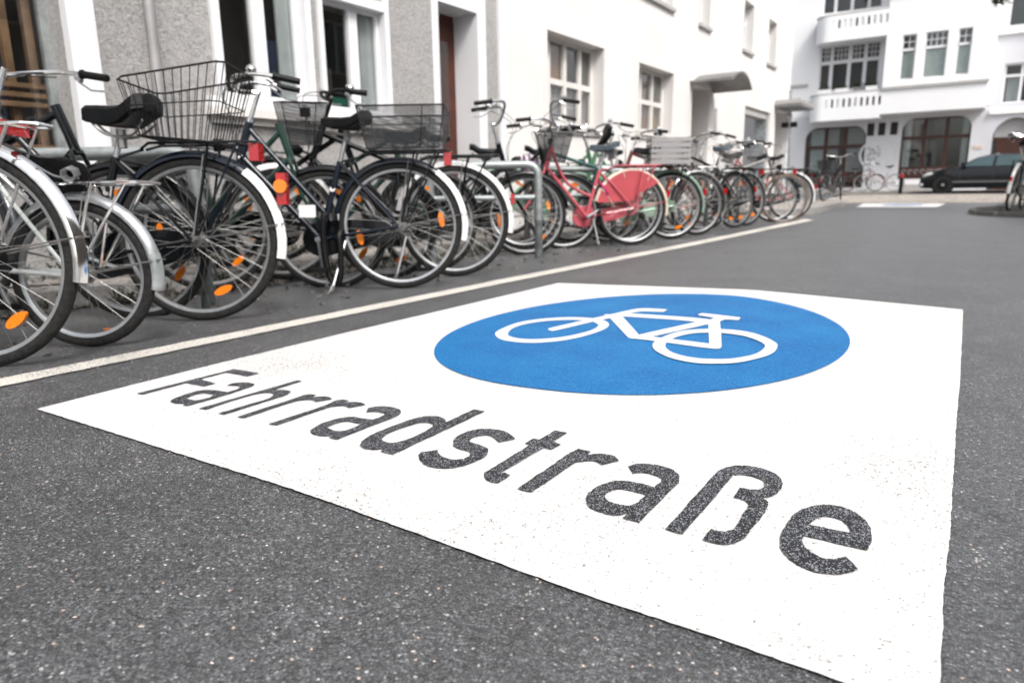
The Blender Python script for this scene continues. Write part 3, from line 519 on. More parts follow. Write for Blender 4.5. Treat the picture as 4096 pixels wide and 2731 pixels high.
def saddle(parent, x, z, mtl='saddle', tilt=0, springs=False, cover=False, yaw=0, L=.27):
    root = None
    prof = [(-.14, .0, .02), (-.135, .075, .03), (-.10, .098, .036), (-.04, .088, .038), (.02, .048, .036), (.08, .026, .034), (.125, .02, .026), (.14, .004, .012)]
    mb = MB(); n = len(prof); seg = 14; vs = []; fs = []
    for (px, hw, th) in prof:
        hw = max(hw, .012)
        for k in range(seg):
            b = 2 * pi * k / seg; yy = hw * cos(b); zz = sin(b)
            zt = (.018 if px < -.05 else 0) + .01 * (abs(px) / .14) ** 2
            vs.append((px * L / .28, yy, zt + (zz * th * .55 if zz > 0 else zz * th * (.5 + .9 * (1 - abs(cos(b)) ** 1) * 0) - abs(cos(b)) ** 2 * .02)))
    for i in range(n - 1):
        for k in range(seg): fs.append((i * seg + k, i * seg + (k + 1) % seg, (i + 1) * seg + (k + 1) % seg, (i + 1) * seg + k))
    fs.append(tuple(range(seg))); fs.append(tuple((n - 1) * seg + k for k in range(seg)))
    mb.add(vs, fs); o = mb.build('saddle', M[mtl], parent); o.location = (x, 0, z); o.rotation_euler = (0, tilt, yaw)
    r = MB()
    for s in (-1, 1): r.tube(spline([(.12, s * .01, .0), (.05, s * .022, -.04), (-.05, s * .022, -.045), (-.11, s * .05, -.015)], 4), .0035, 5)
    r.tube([(0, 0, -.07), (0, 0, -.03)], .018, 8)
    if springs:
        for s in (-1, 1): r.tube([(-.085 + .022 * cos(t * .9), s * .055 + .022 * sin(t * .9), -.075 + t * .0014) for t in range(46)], .0035, 5)
    r.build('saddle_rails', M['steel_dull'] if not springs else M['alu'], o)
    return o
def wire_basket(parent, loc, top, bot, h, mtl='wire', name='basket', nl=11, nw=8, r=.0021, curved=True, rotz=0, tilt=0):
    mb = MB(); tl, tw = top; bl, bw = bot
    def ring(L, W, z, rad=.03): 
        return [(-L + rad, -W, z), (L - rad, -W, z), (L, -W + rad, z), (L, W - rad, z), (L - rad, W, z), (-L + rad, W, z), (-L, W - rad, z), (-L, -W + rad, z)]
    def rz(u): return h + (.045 * cos(u * pi) if curved else 0)
    for fz, rr in ((1, .0042), (.52, .0028), (0, .003)):
        L = (bl + (tl - bl) * fz) / 2; W = (bw + (tw - bw) * fz) / 2
        pts = [(p[0], p[1], fz * h + (.05 * (p[0] / L) * (-1) * fz if curved else 0)) for p in ring(L, W, 0)]
        mb.tube(pts, rr, 5, closed=True)
    for i in range(nl + 1):
        u = -1 + 2 * i / nl
        for s in (-1, 1): mb.tube([(u * (bl / 2 - .02), s * bw / 2, 0), (u * (tl / 2 - .02), s * tw / 2, h + (-.05 * u if curved else 0))], r, 4, cap=False)
        mb.tube([(u * (bl / 2 - .02), -bw / 2, 0), (u * (bl / 2 - .02), bw / 2, 0)], r, 4, cap=False)
    for i in range(nw + 1):
        u = -1 + 2 * i / nw
        for s in (-1, 1): mb.tube([(s * bl / 2, u * (bw / 2 - .02), 0), (s * tl / 2, u * (tw / 2 - .02), h + (-.05 * s if curved else 0))], r, 4, cap=False)
        mb.tube([(-bl / 2, u * (bw / 2 - .02), .002), (bl / 2, u * (bw / 2 - .02), .002)], r, 4, cap=False)
    o = mb.build(name, M[mtl], parent); o.location = loc; o.rotation_euler = (0, tilt, rotz); return o
def mesh_basket(parent, loc, top, bot, h, rotz=0, step=0, mtl='mesh', name='basket', badge=False, drop=0):
    mb = MB(); tl, tw = top; bl, bw = bot
    def q(s, t, z): L = (bl + (tl - bl) * z) / 2; W = (bw + (tw - bw) * z) / 2; zz = z * h + (drop * (s - 1) * .5 if z > .9 else 0); return (s * L, t * W, zz)
    c = [(-1, -1), (1, -1), (1, 1), (-1, 1)]
    for i in range(4):
        a = c[i]; b = c[(i + 1) % 4]; mb.add([q(*a, 0), q(*b, 0), q(*b, 1), q(*a, 1)], [(0, 1, 2, 3)])
    mb.add([q(*a, 0) for a in c], [(0, 1, 2, 3)])
    o = mb.build(name, M[mtl], parent, smooth=False); o.location = loc; o.rotation_euler = (0, 0, rotz)
    fr = MB(); fr.tube([q(*a, 1) for a in c], .0045, 6, closed=True); fr.tube([q(*a, 0) for a in c], .0035, 6, closed=True)
    for a in c: fr.tube([q(*a, 0), q(*a, 1)], .003, 5)
    fr.tube([q(-.5, -1, 0), q(-.5, -1, 1)], .003, 5); fr.tube([q(-.5, 1, 0), q(-.5, 1, 1)], .003, 5)
    fr.tube([q(-1, -1, .55), q(1, -1, .55), q(1, 1, .55), q(-1, 1, .55)], .0025, 5, closed=True)
    fr.build('basket_rim', M['wire'], o)
    if badge:
        bd = MB(); bd.box((bl / 2 * .0 - .03, bw / 2 + (tw - bw) / 2 * .75, h * .66), (.03, bw / 2 + (tw - bw) / 2 * .75 + .008, h * .88)); bd.build('basket_badge', M['blackmatt'], o)
    return o
def crate_(parent, loc, sx, sy, sz):
    t = MB(); 
    def slat(a, b): t.box(a, b)
    for k in range(5):
        z = k * sz / 4.4
        slat((-sx / 2, -sy / 2, z), (sx / 2, -sy / 2 + .006, z + sz * .165)); slat((-sx / 2, sy / 2 - .006, z), (sx / 2, sy / 2, z + sz * .165))
        slat((-sx / 2, -sy / 2 + .0065, z), (-sx / 2 + .006, sy / 2 - .0065, z + sz * .165)); slat((sx / 2 - .006, -sy / 2 + .0065, z), (sx / 2, sy / 2 - .0065, z + sz * .165))
    for i in range(9):
        x = -sx / 2 + .01 + i * (sx - .03) / 8
        slat((x, -sy / 2 + .0062, 0), (x + .012, -sy / 2 + .010, sz)); slat((x, sy / 2 - .010, 0), (x + .012, sy / 2 - .0062, sz))
    slat((-sx / 2 + .007, -sy / 2 + .012, .001), (sx / 2 - .007, sy / 2 - .012, .006))
    return t
HB = {
 'dutch': [(0, 0, 0), (.05, .05, .0), (.085, .12, .02), (.07, .22, .055), (-.02, .285, .07), (-.12, .30, .06), (-.25, .31, .035)],
 'flat': [(0, 0, 0), (.005, .08, .01), (.0, .16, .035), (-.03, .24, .045), (-.08, .30, .04), (-.17, .335, .03)],
 'high': [(0, 0, 0), (.03, .06, .03), (.05, .13, .12), (.03, .22, .16), (-.06, .28, .15), (-.20, .30, .12)],
}
def bicycle(name, loc, head=-145.6, lean=3, steer=0, R=.345, wb=1.08, frame='lowstep', fcol='black', bars='dutch', barcol='chrome', stemh=.16, gripcol='blackmatt',
            sx=None, sz=.93, smtl='saddle', stilt=0, springs=False, seat=True, fend='black', ftip=None, ffront=None, rim='alu', tyre='tyre', rack='black', basket=None, fbasket=None,
            chain='black', skirt=None, stand=True, light='round', lamp=True, refl=(60, 240), frefl=(100, 330), crank=40, rot=0, label=None, group=None, wide=.021, extra=None, brake=True, handle=True, rackz=0, pitch=0, cover=False):
    px, py = loc[:2]; z = gnd(px, py) if len(loc) < 3 else loc[2]
    root = empty('bicycle', (px, py, z), (radians(lean), radians(pitch), radians(head)), label, 'bicycle', group)
    if group is None: root['group'] = 'bicycles parked along the street'
    k = R / .345
    BB = Vector((.45 * (1 if R > .3 else .9), 0, .28 * (1 if R > .3 else 1.05))); HR = Vector((0, 0, R)); HF = Vector((wb, 0, R))
    ax = Vector((.36, 0, -.933)); up = -ax
    A0 = Vector((wb - .06, 0, R)); Hb = A0 + up * ((.40 * k) / .933); Ht = A0 + up * ((.57 if R > .3 else .5) / .933)
    Bar = Ht + up * stemh
    sd = Vector((-.30, 0, .954)); sl = (sz - .06 - BB.z) / .954; Sd = BB + sd * sl; Sc = BB + sd * (min(.48, sl * .8) if frame == 'diamond' else min(.44, sl * .8))
    fm = MB(); fr_ = .0155
    fm.tube([BB, Sc], .0175, 10); fm.tube([Hb - up * .01, Ht + up * .01], .0215, 10)
    fm.tube([BB + Vector((0, -.036, 0)), BB + Vector((0, .036, 0))], .021, 10)
    if frame == 'diamond': fm.tube([Hb, BB], .019, 10); fm.tube([Ht - up * .02, Sc], .0165, 10)
    elif frame == 'lowstep': fm.tube([Hb, BB], .0185, 10); fm.tube([Ht - up * .03, BB + sd * .14], .0155, 10)
    elif frame == 'loop':
        fm.tube([Hb, BB + Vector((0, 0, .0))], .016, 10)
        fm.tube(spline([Ht - up * .01, Ht + Vector((-.03, 0, -.12)), Ht + Vector((-.12, 0, -.30)), (BB + sd * .24) + Vector((.16, 0, .02)), BB + sd * .19], 6), .0145, 10)
        m_ = Hb.lerp(BB, .42); fm.tube([m_, m_ + Vector((.035, 0, .075))], .009, 8)
    elif frame == 'swan': fm.tube(spline([Hb + up * .04, Hb + Vector((-.06, 0, -.06)), Hb.lerp(BB, .5) + Vector((-.02, 0, -.05)), BB], 6), .02, 10)
    for s in (-1, 1):
        fm.tube([BB + Vector((-.01, s * .03, 0)), BB.lerp(HR, .4) + Vector((0, s * .04, 0)), HR + Vector((0, s * .06, 0))], .009, 8)
        fm.tube([Sc + Vector((0, s * .012, -.01)), Sc.lerp(HR, .35) + Vector((0, s * .045, 0)), HR + Vector((0, s * .06, 0))], .0075, 8)
    fo = fm.build('frame', M[fcol], root)
    if frame in ('loop', 'lowstep', 'swan'):
        b = MB(); b.tube([BB + sd * .27 + Vector((0, -.017, 0)), BB + sd * .285 + Vector((0, .017, 0))], .016, 8); b.build('seat_clamp', M['steel_dull'], fo)
    wheel(root, 0, R, rim, tyre, refl, rot=rot, wide=wide)
    # steering assembly: everything turned about the steering axis
    Mst = Matrix.Translation(A0) @ Matrix.Rotation(radians(steer), 4, up) @ Matrix.Translation(-A0)
    st = []
    fk = MB(); 
    for s in (-1, 1): fk.tube(spline([Hb + Vector((0, s * .012, -.0)), Hb + Vector((.01, s * .045, -.03)), A0 + up * .2 + Vector((0, s * .048, 0)), HF + Vector((0, s * .052, 0))], 5), .0105, 8)
    fk.tube([Hb - up * .012 + Vector((0, -.03, 0)), Hb - up * .012 + Vector((0, .03, 0))], .016, 8)
    st.append(fk.build('fork', M[fcol], root))
    wf = wheel(root, wb, R, rim, tyre, frefl, rot=rot * 1.7, wide=wide); st.append(wf)
    if fend: st.append(fender(root, wb, R, 15 if ffront is None else ffront[0], 195 if ffront is None else ffront[1], fend, name='mudguard', tip=None)); st.append(stay(root, wb, R, 188, 'steel_dull'))
    if lamp:
        lm = MB(); c = Hb + Vector((.10, 0, .05)); lm.tube([c + Vector((-.045, 0, .0)), c + Vector((-.02, 0, 0)), c + Vector((.02, 0, 0)), c + Vector((.03, 0, 0))], [.012, .03, .036, .034], 12); lm.tube([Hb + Vector((.01, 0, .02)), c + Vector((-.03, 0, 0))], .006, 6)
        lo = lm.build('headlight', M['blackmatt'] if lamp is True else M[lamp], root); ln_ = MB(); ln_.tube([c + Vector((.031, 0, 0)), c + Vector((.037, 0, 0))], [.032, .02], 12); ln_.build('lens', M['lamp_lens'], lo); st.append(lo)
    if handle:
        sm = MB(); sm.tube([Ht, Bar, Bar + up * .012], .0115, 10); sm.tube([Bar, Bar + Vector((.03, 0, .005))], .014, 8); sm.tube([Ht + up * .0, Ht + up * .02], .022, 10); st.append(sm.build('stem', M[barcol if barcol != 'black' else 'blackmatt'], root))
        c = Bar + Vector((.03, 0, .005)); hp = HB[bars]; 
        rgt = [c + Vector(p) for p in hp]; lft = [c + Vector((p[0], -p[1], p[2])) for p in hp]
        mid = spline(list(reversed(lft))[1:] + rgt[1:-1], 5)
        hb = MB(); hb.tube(mid, .0112, 9); ho = hb.build('handlebar', M[barcol if barcol != 'black' else 'blackmatt'], root); st.append(ho)
        for side in (rgt, lft):
            g_ = MB(); g_.tube([side[-2], side[-2].lerp(side[-1], .08), side[-2].lerp(side[-1], .1), side[-1]], [.021, .021, .0165, .0165], 10); g_.build('grip', M[gripcol], ho)
            if brake:
                b_ = MB(); q = side[-2]; d = (side[-1] - side[-2]); b_.tube([q + Vector((.03, 0, -.012)), q + Vector((0.0, 0, -.03))], .011, 7); b_.tube([q + Vector((.02, 0, -.03)), q + d * .35 + Vector((0, 0, -.065)), q + d * .85 + Vector((0, 0, -.06))], .0045, 6); b_.build('brake_lever', M['alu'], ho)
        bl = MB(); q = rgt[4]; bl.tube([q + Vector((0, 0, .008)), q + Vector((0, 0, .022)), q + Vector((0, 0, .036)), q + Vector((0, 0, .044))], [.02, .027, .02, .006], 12); bl.build('bell', M['chrome'], ho)
        cb = MB(); q = rgt[4]; cb.tube(spline([q + Vector((.02, 0, -.02)), c + Vector((.14, .08, .02)), c + Vector((.12, .02, -.15)), Hb + Vector((.03, .02, .02))], 6), .0024, 5); q = lft[4]; cb.tube(spline([q + Vector((.02, 0, -.02)), c + Vector((.16, -.08, .0)), c + Vector((.1, -.02, -.17)), Hb + Vector((.03, -.02, .02))], 6), .0024, 5); cb.build('brake_cable', M['blackmatt'], ho)
    if fbasket:
        if fbasket[0] == 'mesh': st.append(mesh_basket(root, Bar + Vector((.19, 0, -.26)), (.26, .36), (.18, .27), .24, name='front_basket', badge=True))
        else: st.append(wire_basket(root, Bar + Vector((.19, 0, -.25)), (.28, .38), (.2, .28), .23, fbasket[1], name='front_basket', curved=False))
    for o in st: o.matrix_local = Mst @ (Matrix.Translation(o.location) @ o.rotation_euler.to_matrix().to_4x4())
    # seat
    sp_ = MB(); sp_.tube([Sc, Sd], .0125, 9); sp_.build('seat_post', M['alu'] if smtl != 'x' else M['black'], root)
    if seat:
        so = saddle(root, Sd.x - .0, Sd.z + .065, smtl, stilt, springs)
        so.scale = (1.12, 1.15, 1.9) if cover else (1.0, 1.1, 1.4)
    if fend:
        fender(root, 0, R, 12, 192, fend, name='mudguard', tip=ftip); stay(root, 0, R, 170, 'steel_dull' if fend != 'cream' else fcol)
        stay(root, 0, R, 100, 'steel_dull' if fend != 'cream' else fcol)
    if chain:
        cc = MB()
        n = 12; out = []
        for i in range(n + 1): a = pi / 2 - pi * i / n; out.append((BB.x + .115 * cos(a), BB.z + .10 * sin(a)))
        for i in range(n + 1): a = -pi / 2 - pi * i / n; out.append((HR.x - .02 + .065 * cos(a), HR.z - .0 + .058 * sin(a)))
        cc.prism(out, -.078, -.046); cc.build('chain_case', M[chain], root)
    else:
        cc = MB(); cc.tube([(BB.x + .085 * cos(a * pi / 12), -.05, BB.z + .085 * sin(a * pi / 12)) for a in range(24)], .004, 4, closed=True)
        for a in range(5): cc.tube([BB + Vector((0, -.05, 0)), (BB.x + .085 * cos(a * 1.257), -.05, BB.z + .085 * sin(a * 1.257))], .005, 4)
        cc.tube([(BB.x, -.05, BB.z + .085), (0, -.05, R + .03)], .004, 4); cc.tube([(BB.x, -.05, BB.z - .085), (0, -.05, R - .03)], .004, 4); cc.build('chainring', M['steel_dull'], root)
    ca = radians(crank); cr = MB(); e = Vector((.165 * cos(ca), 0, .165 * sin(ca)))
    cr.tube([BB + Vector((0, .055, 0)), BB + e + Vector((0, .065, 0))], .009, 7); cr.tube([BB + Vector((0, -.085, 0)), BB - e + Vector((0, -.09, 0))], .009, 7); cr.tube([BB + Vector((0, .03, 0)), BB + Vector((0, .06, 0))], .016, 8)
    co = cr.build('crank', M['alu'], root)
    for s, q in ((1, BB + e), (-1, BB - e)):
        pd = MB(); pd.box((q.x - .045, min(s * .08, s * .16), q.z - .011), (q.x + .045, max(s * .08, s * .16), q.z + .011)); pd.build('pedal', M['blackmatt'], co)
    top = 2 * R + .055 + rackz
    if rack:
        rk = MB(); x0, x1 = (.20, -.26)
        rk.tube([(x0, -.02, top - .02), (x0 - .05, -.055, top), (x1, -.06, top), (x1 - .03, -.03, top), (x1 - .03, .03, top), (x1, .06, top), (x0 - .05, .055, top), (x0, .02, top - .02)], .006, 7)
        for i in range(5): xx = x0 - .08 - i * .08; rk.tube([(xx, -.055, top), (xx, .055, top)], .004, 5)
        for s in (-1, 1):
            rk.tube([(-.10, s * .06, top), (-.02, s * .07, R + .02)], .006, 7); rk.tube([(-.22, s * .06, top), (-.03, s * .07, R + .02)], .005, 7)
        rk.tube([(x0, 0, top - .02), (Sc.x - .01, 0, Sc.z + .0)], .006, 6)
        rk.build('luggage_rack', M[rack], root)
    if basket == 'wire': wire_basket(root, Vector((.01, 0, top + .008)), (.42, .35), (.31, .25), .255, tilt=-.10)
    if basket == 'mesh': mesh_basket(root, Vector((-.05, 0, top + .008)), (.46, .36), (.38, .28), .21, drop=.0)
    if basket == 'lowwire': wire_basket(root, Vector((-.05, 0, top + .008)), (.42, .32), (.34, .26), .19, curved=False, mtl='steel_dull')
    if light:
        lg = MB(); 
        if light == 'round': lg.box((-.295, -.034, top - .075), (-.255, .034, top - .005))
        elif light == 'wide': lg.box((-.20, -.055, top - .03), (-.18, .055, top + .012))
        elif light == 'guard': a = radians(160); c = Vector(((R + .045) * cos(a), 0, R + (R + .045) * sin(a))); lg.box((c.x - .018, -.016, c.z - .03), (c.x + .008, .016, c.z + .035))
        lg.build('rear_light', M['red'], root)
    if skirt:
        sk = MB()
        for s in (-1, 1):
            pts = [((R + .008) * cos(radians(a)), R + (R + .008) * sin(radians(a))) for a in range(10, 142, 8)] + [(-.05, R + .13), (.0, R + .07)]
            sk.prism(pts, s * .030 - .002, s * .030 + .002)
        go = sk.build('coat_guard', M[skirt], root)
        cl = MB()
        for a in (30, 75, 120): a = radians(a); cl.tube([((R - .05) * cos(a), .034, R + (R - .05) * sin(a)), ((R + .02) * cos(a), .034, R + (R + .02) * sin(a))], .004, 5)
        cl.tube([(.18, .035, R + .02), (.30, .035, R + .20)], .003, 5); cl.build('guard_clip', M['cream'], go)
    if stand == 'center':
        kk = MB()
        for s in (-1, 1): kk.tube([BB + Vector((-.06, s * .03, -.02)), BB + Vector((-.09, s * .10, -BB.z + .02))], .008, 7)
        kk.build('kickstand', M['steel_dull'], root)
    elif stand: 
        kk = MB(); kk.tube([(.30, .045, .27), (.33, .10, .14), (.36, .155, .012)], .0075, 8); kk.tube([(.355, .15, .03), (.365, .165, .0)], .012, 7); kk.build('kickstand', M['alu' if py < 5 else 'rack_grey'], root)
    return root, dict(BB=BB, Sc=Sc, Ht=Ht, Hb=Hb, Bar=Bar, top=top)
# ------------------------------------------------------------------ buildings
def xwall(X0):   # facade facing +X: u = world Y, v = Z, o = outward
    return lambda p: (X0 + p[2], p[0], p[1])
def ywall(Y0):   # facade facing -Y: u = world X, v = Z, o = outward
    return lambda p: (p[0], Y0 - p[2], p[1])
def wall(name, mp, u0, u1, v0, v1, ops, mtl, parent, th=.3):
    us = sorted({u0, u1} | {c for o in ops for c in (o[0], o[1]) if u0 < c < u1}); vs_ = sorted({v0, v1} | {c for o in ops for c in (o[2], o[3]) if v0 < c < v1})
    def solid(i, j):
        if i < 0 or j < 0 or i >= len(us) - 1 or j >= len(vs_) - 1: return False
        a = (us[i] + us[i + 1]) / 2; b = (vs_[j] + vs_[j + 1]) / 2
        return not any(o[0] < a < o[1] and o[2] < b < o[3] for o in ops)
    mb = MB(mp)
    for i in range(len(us) - 1):
        for j in range(len(vs_) - 1):
            if not solid(i, j): continue
            a, b, c, d = us[i], us[i + 1], vs_[j], vs_[j + 1]
            mb.add([(a, c, 0), (b, c, 0), (b, d, 0), (a, d, 0)], [(0, 1, 2, 3)]); mb.add([(a, c, -th), (b, c, -th), (b, d, -th), (a, d, -th)], [(3, 2, 1, 0)])
            for (ok, q) in ((solid(i - 1, j), [(a, c), (a, d)]), (solid(i + 1, j), [(b, d), (b, c)]), (solid(i, j - 1), [(b, c), (a, c)]), (solid(i, j + 1), [(a, d), (b, d)])):
                if not ok: (p, r), (s, t) = q; mb.add([(p, r, 0), (s, t, 0), (s, t, -th), (p, r, -th)], [(0, 1, 2, 3)])
    me_o = mb.build(name, M[mtl], parent, smooth=False)
    bm = bmesh.new(); bm.from_mesh(me_o.data); bmesh.ops.remove_doubles(bm, verts=bm.verts, dist=1e-5); bmesh.ops.recalc_face_normals(bm, faces=bm.faces); bm.to_mesh(me_o.data); bm.free()
    return me_o
def window(mp, parent, u0, u1, v0, v1, cols, rows, fr=.05, mu=.04, dep=.10, mtl='trim_white', gl='glass', back='interior', bd=.5, name='window', items=None, th=.05):
    """cols / rows: inner fractions where the mullions and transoms stand"""
    mb = MB(mp); o0, o1 = -dep - th, -dep
    mb.box((u0, v0, o0), (u0 + fr, v1, o1)); mb.box((u1 - fr, v0, o0), (u1, v1, o1)); mb.box((u0 + fr, v0, o0), (u1 - fr, v0 + fr, o1)); mb.box((u0 + fr, v1 - fr, o0), (u1 - fr, v1, o1))
    cu = [u0 + fr] + [u0 + (u1 - u0) * c for c in cols] + [u1 - fr]; rv = [v0 + fr] + [v0 + (v1 - v0) * r for r in rows] + [v1 - fr]
    for c in cu[1:-1]: mb.box((c - mu / 2, v0 + fr, o0 - .002), (c + mu / 2, v1 - fr, o1 + .004))
    for r in rv[1:-1]: mb.box((u0 + fr, r - mu / 2, o0 + .002), (u1 - fr, r + mu / 2, o1 - .003))
    f = mb.build(name, M[mtl], parent, smooth=False)
    for i in range(len(cu) - 1):
        for j in range(len(rv) - 1):
            g = MB(mp); a = cu[i] + (mu / 2 if i else 0); b = cu[i + 1] - (mu / 2 if i < len(cu) - 2 else 0); c = rv[j] + (mu / 2 if j else 0); d = rv[j + 1] - (mu / 2 if j < len(rv) - 2 else 0)
            g.box((a, c, o0 + .015), (b, d, o0 + .021)); g.build('pane', M[gl], f, smooth=False)
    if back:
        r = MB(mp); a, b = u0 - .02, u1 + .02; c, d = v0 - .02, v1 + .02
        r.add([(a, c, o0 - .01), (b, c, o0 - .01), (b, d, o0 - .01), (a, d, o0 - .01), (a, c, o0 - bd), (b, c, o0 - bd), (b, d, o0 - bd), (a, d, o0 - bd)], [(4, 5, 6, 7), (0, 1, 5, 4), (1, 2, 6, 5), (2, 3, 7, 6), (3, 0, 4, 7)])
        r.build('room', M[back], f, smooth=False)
    for it in (items or []):   # (u0,u1,v0,v1,offset behind pane, material, name) as fractions of the window
        q = MB(mp); q.box((u0 + (u1 - u0) * it[0], v0 + (v1 - v0) * it[2], o0 - it[4] - .02), (u0 + (u1 - u0) * it[1], v0 + (v1 - v0) * it[3], o0 - it[4])); q.build(it[6], M[it[5]], f, smooth=False)
    return f
def bx(name, mp, a, b, mtl, parent): m = MB(mp); m.box(a, b); return m.build(name, M[mtl], parent, smooth=False)
W = xwall(-4.6)
# --- roughcast house with shop window
b1 = empty('roughcast_house', (-4.6, 3, 0), label='light grey roughcast house with white framed windows and brown door, at the left', cat='building')
b1.location = (0, 0, 0)
ops = [(-1.6, 2.14, .72, 3.0), (3.14, 3.90, 1.16, 2.75), (4.07, 4.78, 1.16, 2.02), (5.53, 6.16, .1, 2.27)]
wall('wall', W, -6, 6.52, -.05, 8, ops, 'roughcast', b1, .35)
bx('plinth', W, (2.2, -.1, .001), (5.49, .17, .022), 'plinth', b1)
# shop window surround and frame
bx('window_surround', W, (2.133, .60, -.04), (2.27, 3.2, .035), 'trim_white', b1); bx('window_surround', W, (2.27, .60, -.04), (2.30, 3.2, .02), 'trim_white', b1)
bx('sill', W, (-1.7, .60, -.3), (2.139, .72, .05), 'trim_white', b1)
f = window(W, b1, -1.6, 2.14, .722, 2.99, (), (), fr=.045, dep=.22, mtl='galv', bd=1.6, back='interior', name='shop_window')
for n_, (u0, u1, s0, s1, h0, h1) in {'wooden_display_rack': (.9, 2.05, .32, .75, .75, 2.9)}.items():
    rk = empty('wooden_display_rack', (0, 0, 0), label='wooden slatted rack seen through the shop window', cat='rack')
    for u in (1.02, 1.32, 1.62, 1.93, 2.06):
        bx('upright', W, (u, .7, -.40), (u + .045, 2.9, -.35), 'wood', rk)
    for v in (1.02, 1.075, 1.13): bx('rail', W, (.6, v, -.34), (2.12, v + .028, -.29), 'wood', rk)
    bx('shelf', W, (.6, .74, -.9), (2.12, .80, -.30), 'wood', rk); bx('shelf', W, (.6, 1.72, -.9), (2.12, 1.76, -.41), 'wood', rk)
o = bx('folded_cloth', W, (1.5, .801, -.5), (1.80, .93, -.37), 'plum', None); tag(o, 'dark grey folded cloth on the rack in the shop window', 'cloth')
o = bx('folded_cloth', W, (1.75, .95, -.55), (1.95, 1.35, -.42), 'navy', None); tag(o, 'navy blue cloth hanging in the shop window', 'cloth')
o = bx('cardboard_box', W, (1.35, 1.761, -.85), (1.6, 1.95, -.45), 'tan_blind', None); tag(o, 'brown box on the upper shelf in the shop window', 'box')
# windows
bx('sill', W, (2.98, 1.03, -.1), (4.93, 1.09, .085), 'sill', b1); bx('sill_moulding', W, (3.0, 1.09, -.08), (4.92, 1.158, .05), 'trim_white', b1); bx('sill_apron', W, (3.02, .98, -.0005), (4.9, 1.03, .035), 'sill', b1)
window(W, b1, 3.14, 3.90, 1.16, 2.75, (.50,), (), fr=.05, mu=.11, dep=.055, bd=.7, items=[(.78, .99, .0, .98, .012, 'curtain', 'curtain'), (.62, .9, 0, .30, .03, 'navy', 'monitor')])
for a, b in ((3.08, 3.145), (3.895, 3.955), (4.03, 4.075), (4.775, 4.83)): bx('window_surround', W, (a, 1.159, -.05), (b, 2.8, .03), 'trim_white', b1)
window(W, b1, 4.07, 4.78, 1.16, 2.02, (.56,), (), fr=.035, mu=.10, dep=.055, bd=.7, items=[(.0, .5, .42, 1, .25, 'tan_blind', 'curtain'), (.74, .98, .0, .98, .012, 'curtain', 'curtain'), (.0, .5, .0, .45, .2, 'interior_mid', 'cupboard'), (.2, .56, .02, .14, .03, 'green_item', 'green_box'), (.06, .26, .05, .17, .02, 'trim_white', 'white_cup'), (.58, .7, .0, .36, .04, 'curtain', 'paper')])
bx('window_surround', W, (4.076, 2.015, -.05), (4.774, 2.09, .03), 'trim_white', b1)
# downpipe
m = MB(W); m.tube([(2.632, -.1, .045), (2.632, 8, .045)], .032, 12); dp = m.build('downpipe', M['pipe'], b1)
for v in (.6, 1.9, 3.6): m = MB(W); m.tube([(2.632, v, .045), (2.632, v + .035, .045)], .037, 12); m.build('pipe_clamp', M['pipe'], dp)
# door recess
bx('door_reveal', W, (6.153, .1, -.75), (6.30, 2.42, .012), 'trim_white', b1); bx('door_reveal', W, (5.538, 2.262, -.75), (6.152, 2.42, .010), 'trim_white', b1); bx('door_reveal', W, (5.44, .1, -.75), (5.537, 2.42, .004), 'trim_white', b1)
dr = bx('door', W, (5.53, .1, -.36), (6.16, 2.2, -.30), 'door_wood', b1)
m = MB(W)
m.box((5.62, .3, -.299), (6.07, .85, -.285)); m.box((5.56, 2.2, -.37), (6.13, 2.27, -.29)); m.build('door_panel', M['door_wood'], dr, smooth=False)
bx('door_glass', W, (5.66, 1.0, -.299), (6.03, 2.0, -.290), 'glass', dr)
m = MB(W); m.tube([(5.60, 1.0, -.29), (5.60, 1.0, -.25), (5.69, 1.0, -.25)], .009, 7); m.build('door_handle', M['alu'], dr)
bx('door_step', W, (5.44, -.05, -.6), (6.3, .1, .16), 'kerb', b1)
# --- white house
b2 = empty('white_house', label='long plain white rendered house with recessed windows and a curved door canopy', cat='building')
ops = [(7.52, 9.02, 1.30, 2.34), (10.16, 11.55, 1.36, 2.32), (12.5, 13.42, .1, 2.27), (15.72, 17.8, .1, 2.18), (18.3, 19.3, .1, 2.3), (9.2, 11.45, 3.30, 4.6), (12.7, 13.25, 3.30, 4.5), (15.32, 16.0, 3.26, 4.2), (17.22, 17.92, 3.24, 4.18), (13.75, 13.9, 1.45, 1.95)]
wall('wall', W, 6.53, 19.54, -.05, 9, ops, 'white_wall', b2, .4)
bx('end_wall', lambda p: (-4.6 + p[2], p[0], p[1]), (19.24, 0, -6), (19.54, 9, -.401), 'white_wall', b2)
bx('corner_strip', W, (6.525, .1, -.1), (6.64, 8.9, .03), 'trim_white', b2)
def b2win(u0, u1, v0, v1, cols, rows, lower='blind', sur=True, cut=0):
    window(W, b2, u0, u1, v0, v1, cols, rows, fr=.05, mu=.07, dep=.16, mtl='sill', bd=.6, back='interior_mid', items=[(.02, .98, .04, .44, .04, lower, 'blind'), (.22, .62, .46, .97, .03, 'tan_blind', 'curtain')])
    if sur:
        for a, b, c, d in ((u0 - .07, u0 + .0035, v0, v1 + .07), (u1 - .004, u1 + .07, v0, v1 + .07), (u0 + .004, u1 - .0045, v1 - .004, v1 + .07)): bx('window_surround', W, (a, c, -.02), (b, d, .022), 'white_wall', b2)
    bx('sill', W, (u0 - .06, v0 - .08, -.15), (u1 + .06, v0, .06), 'sill', b2); bx('sill_underside', W, (u0 - .04, v0 - .12, -.001), (u1 + .04, v0 - .081, .03), 'moulding', b2)
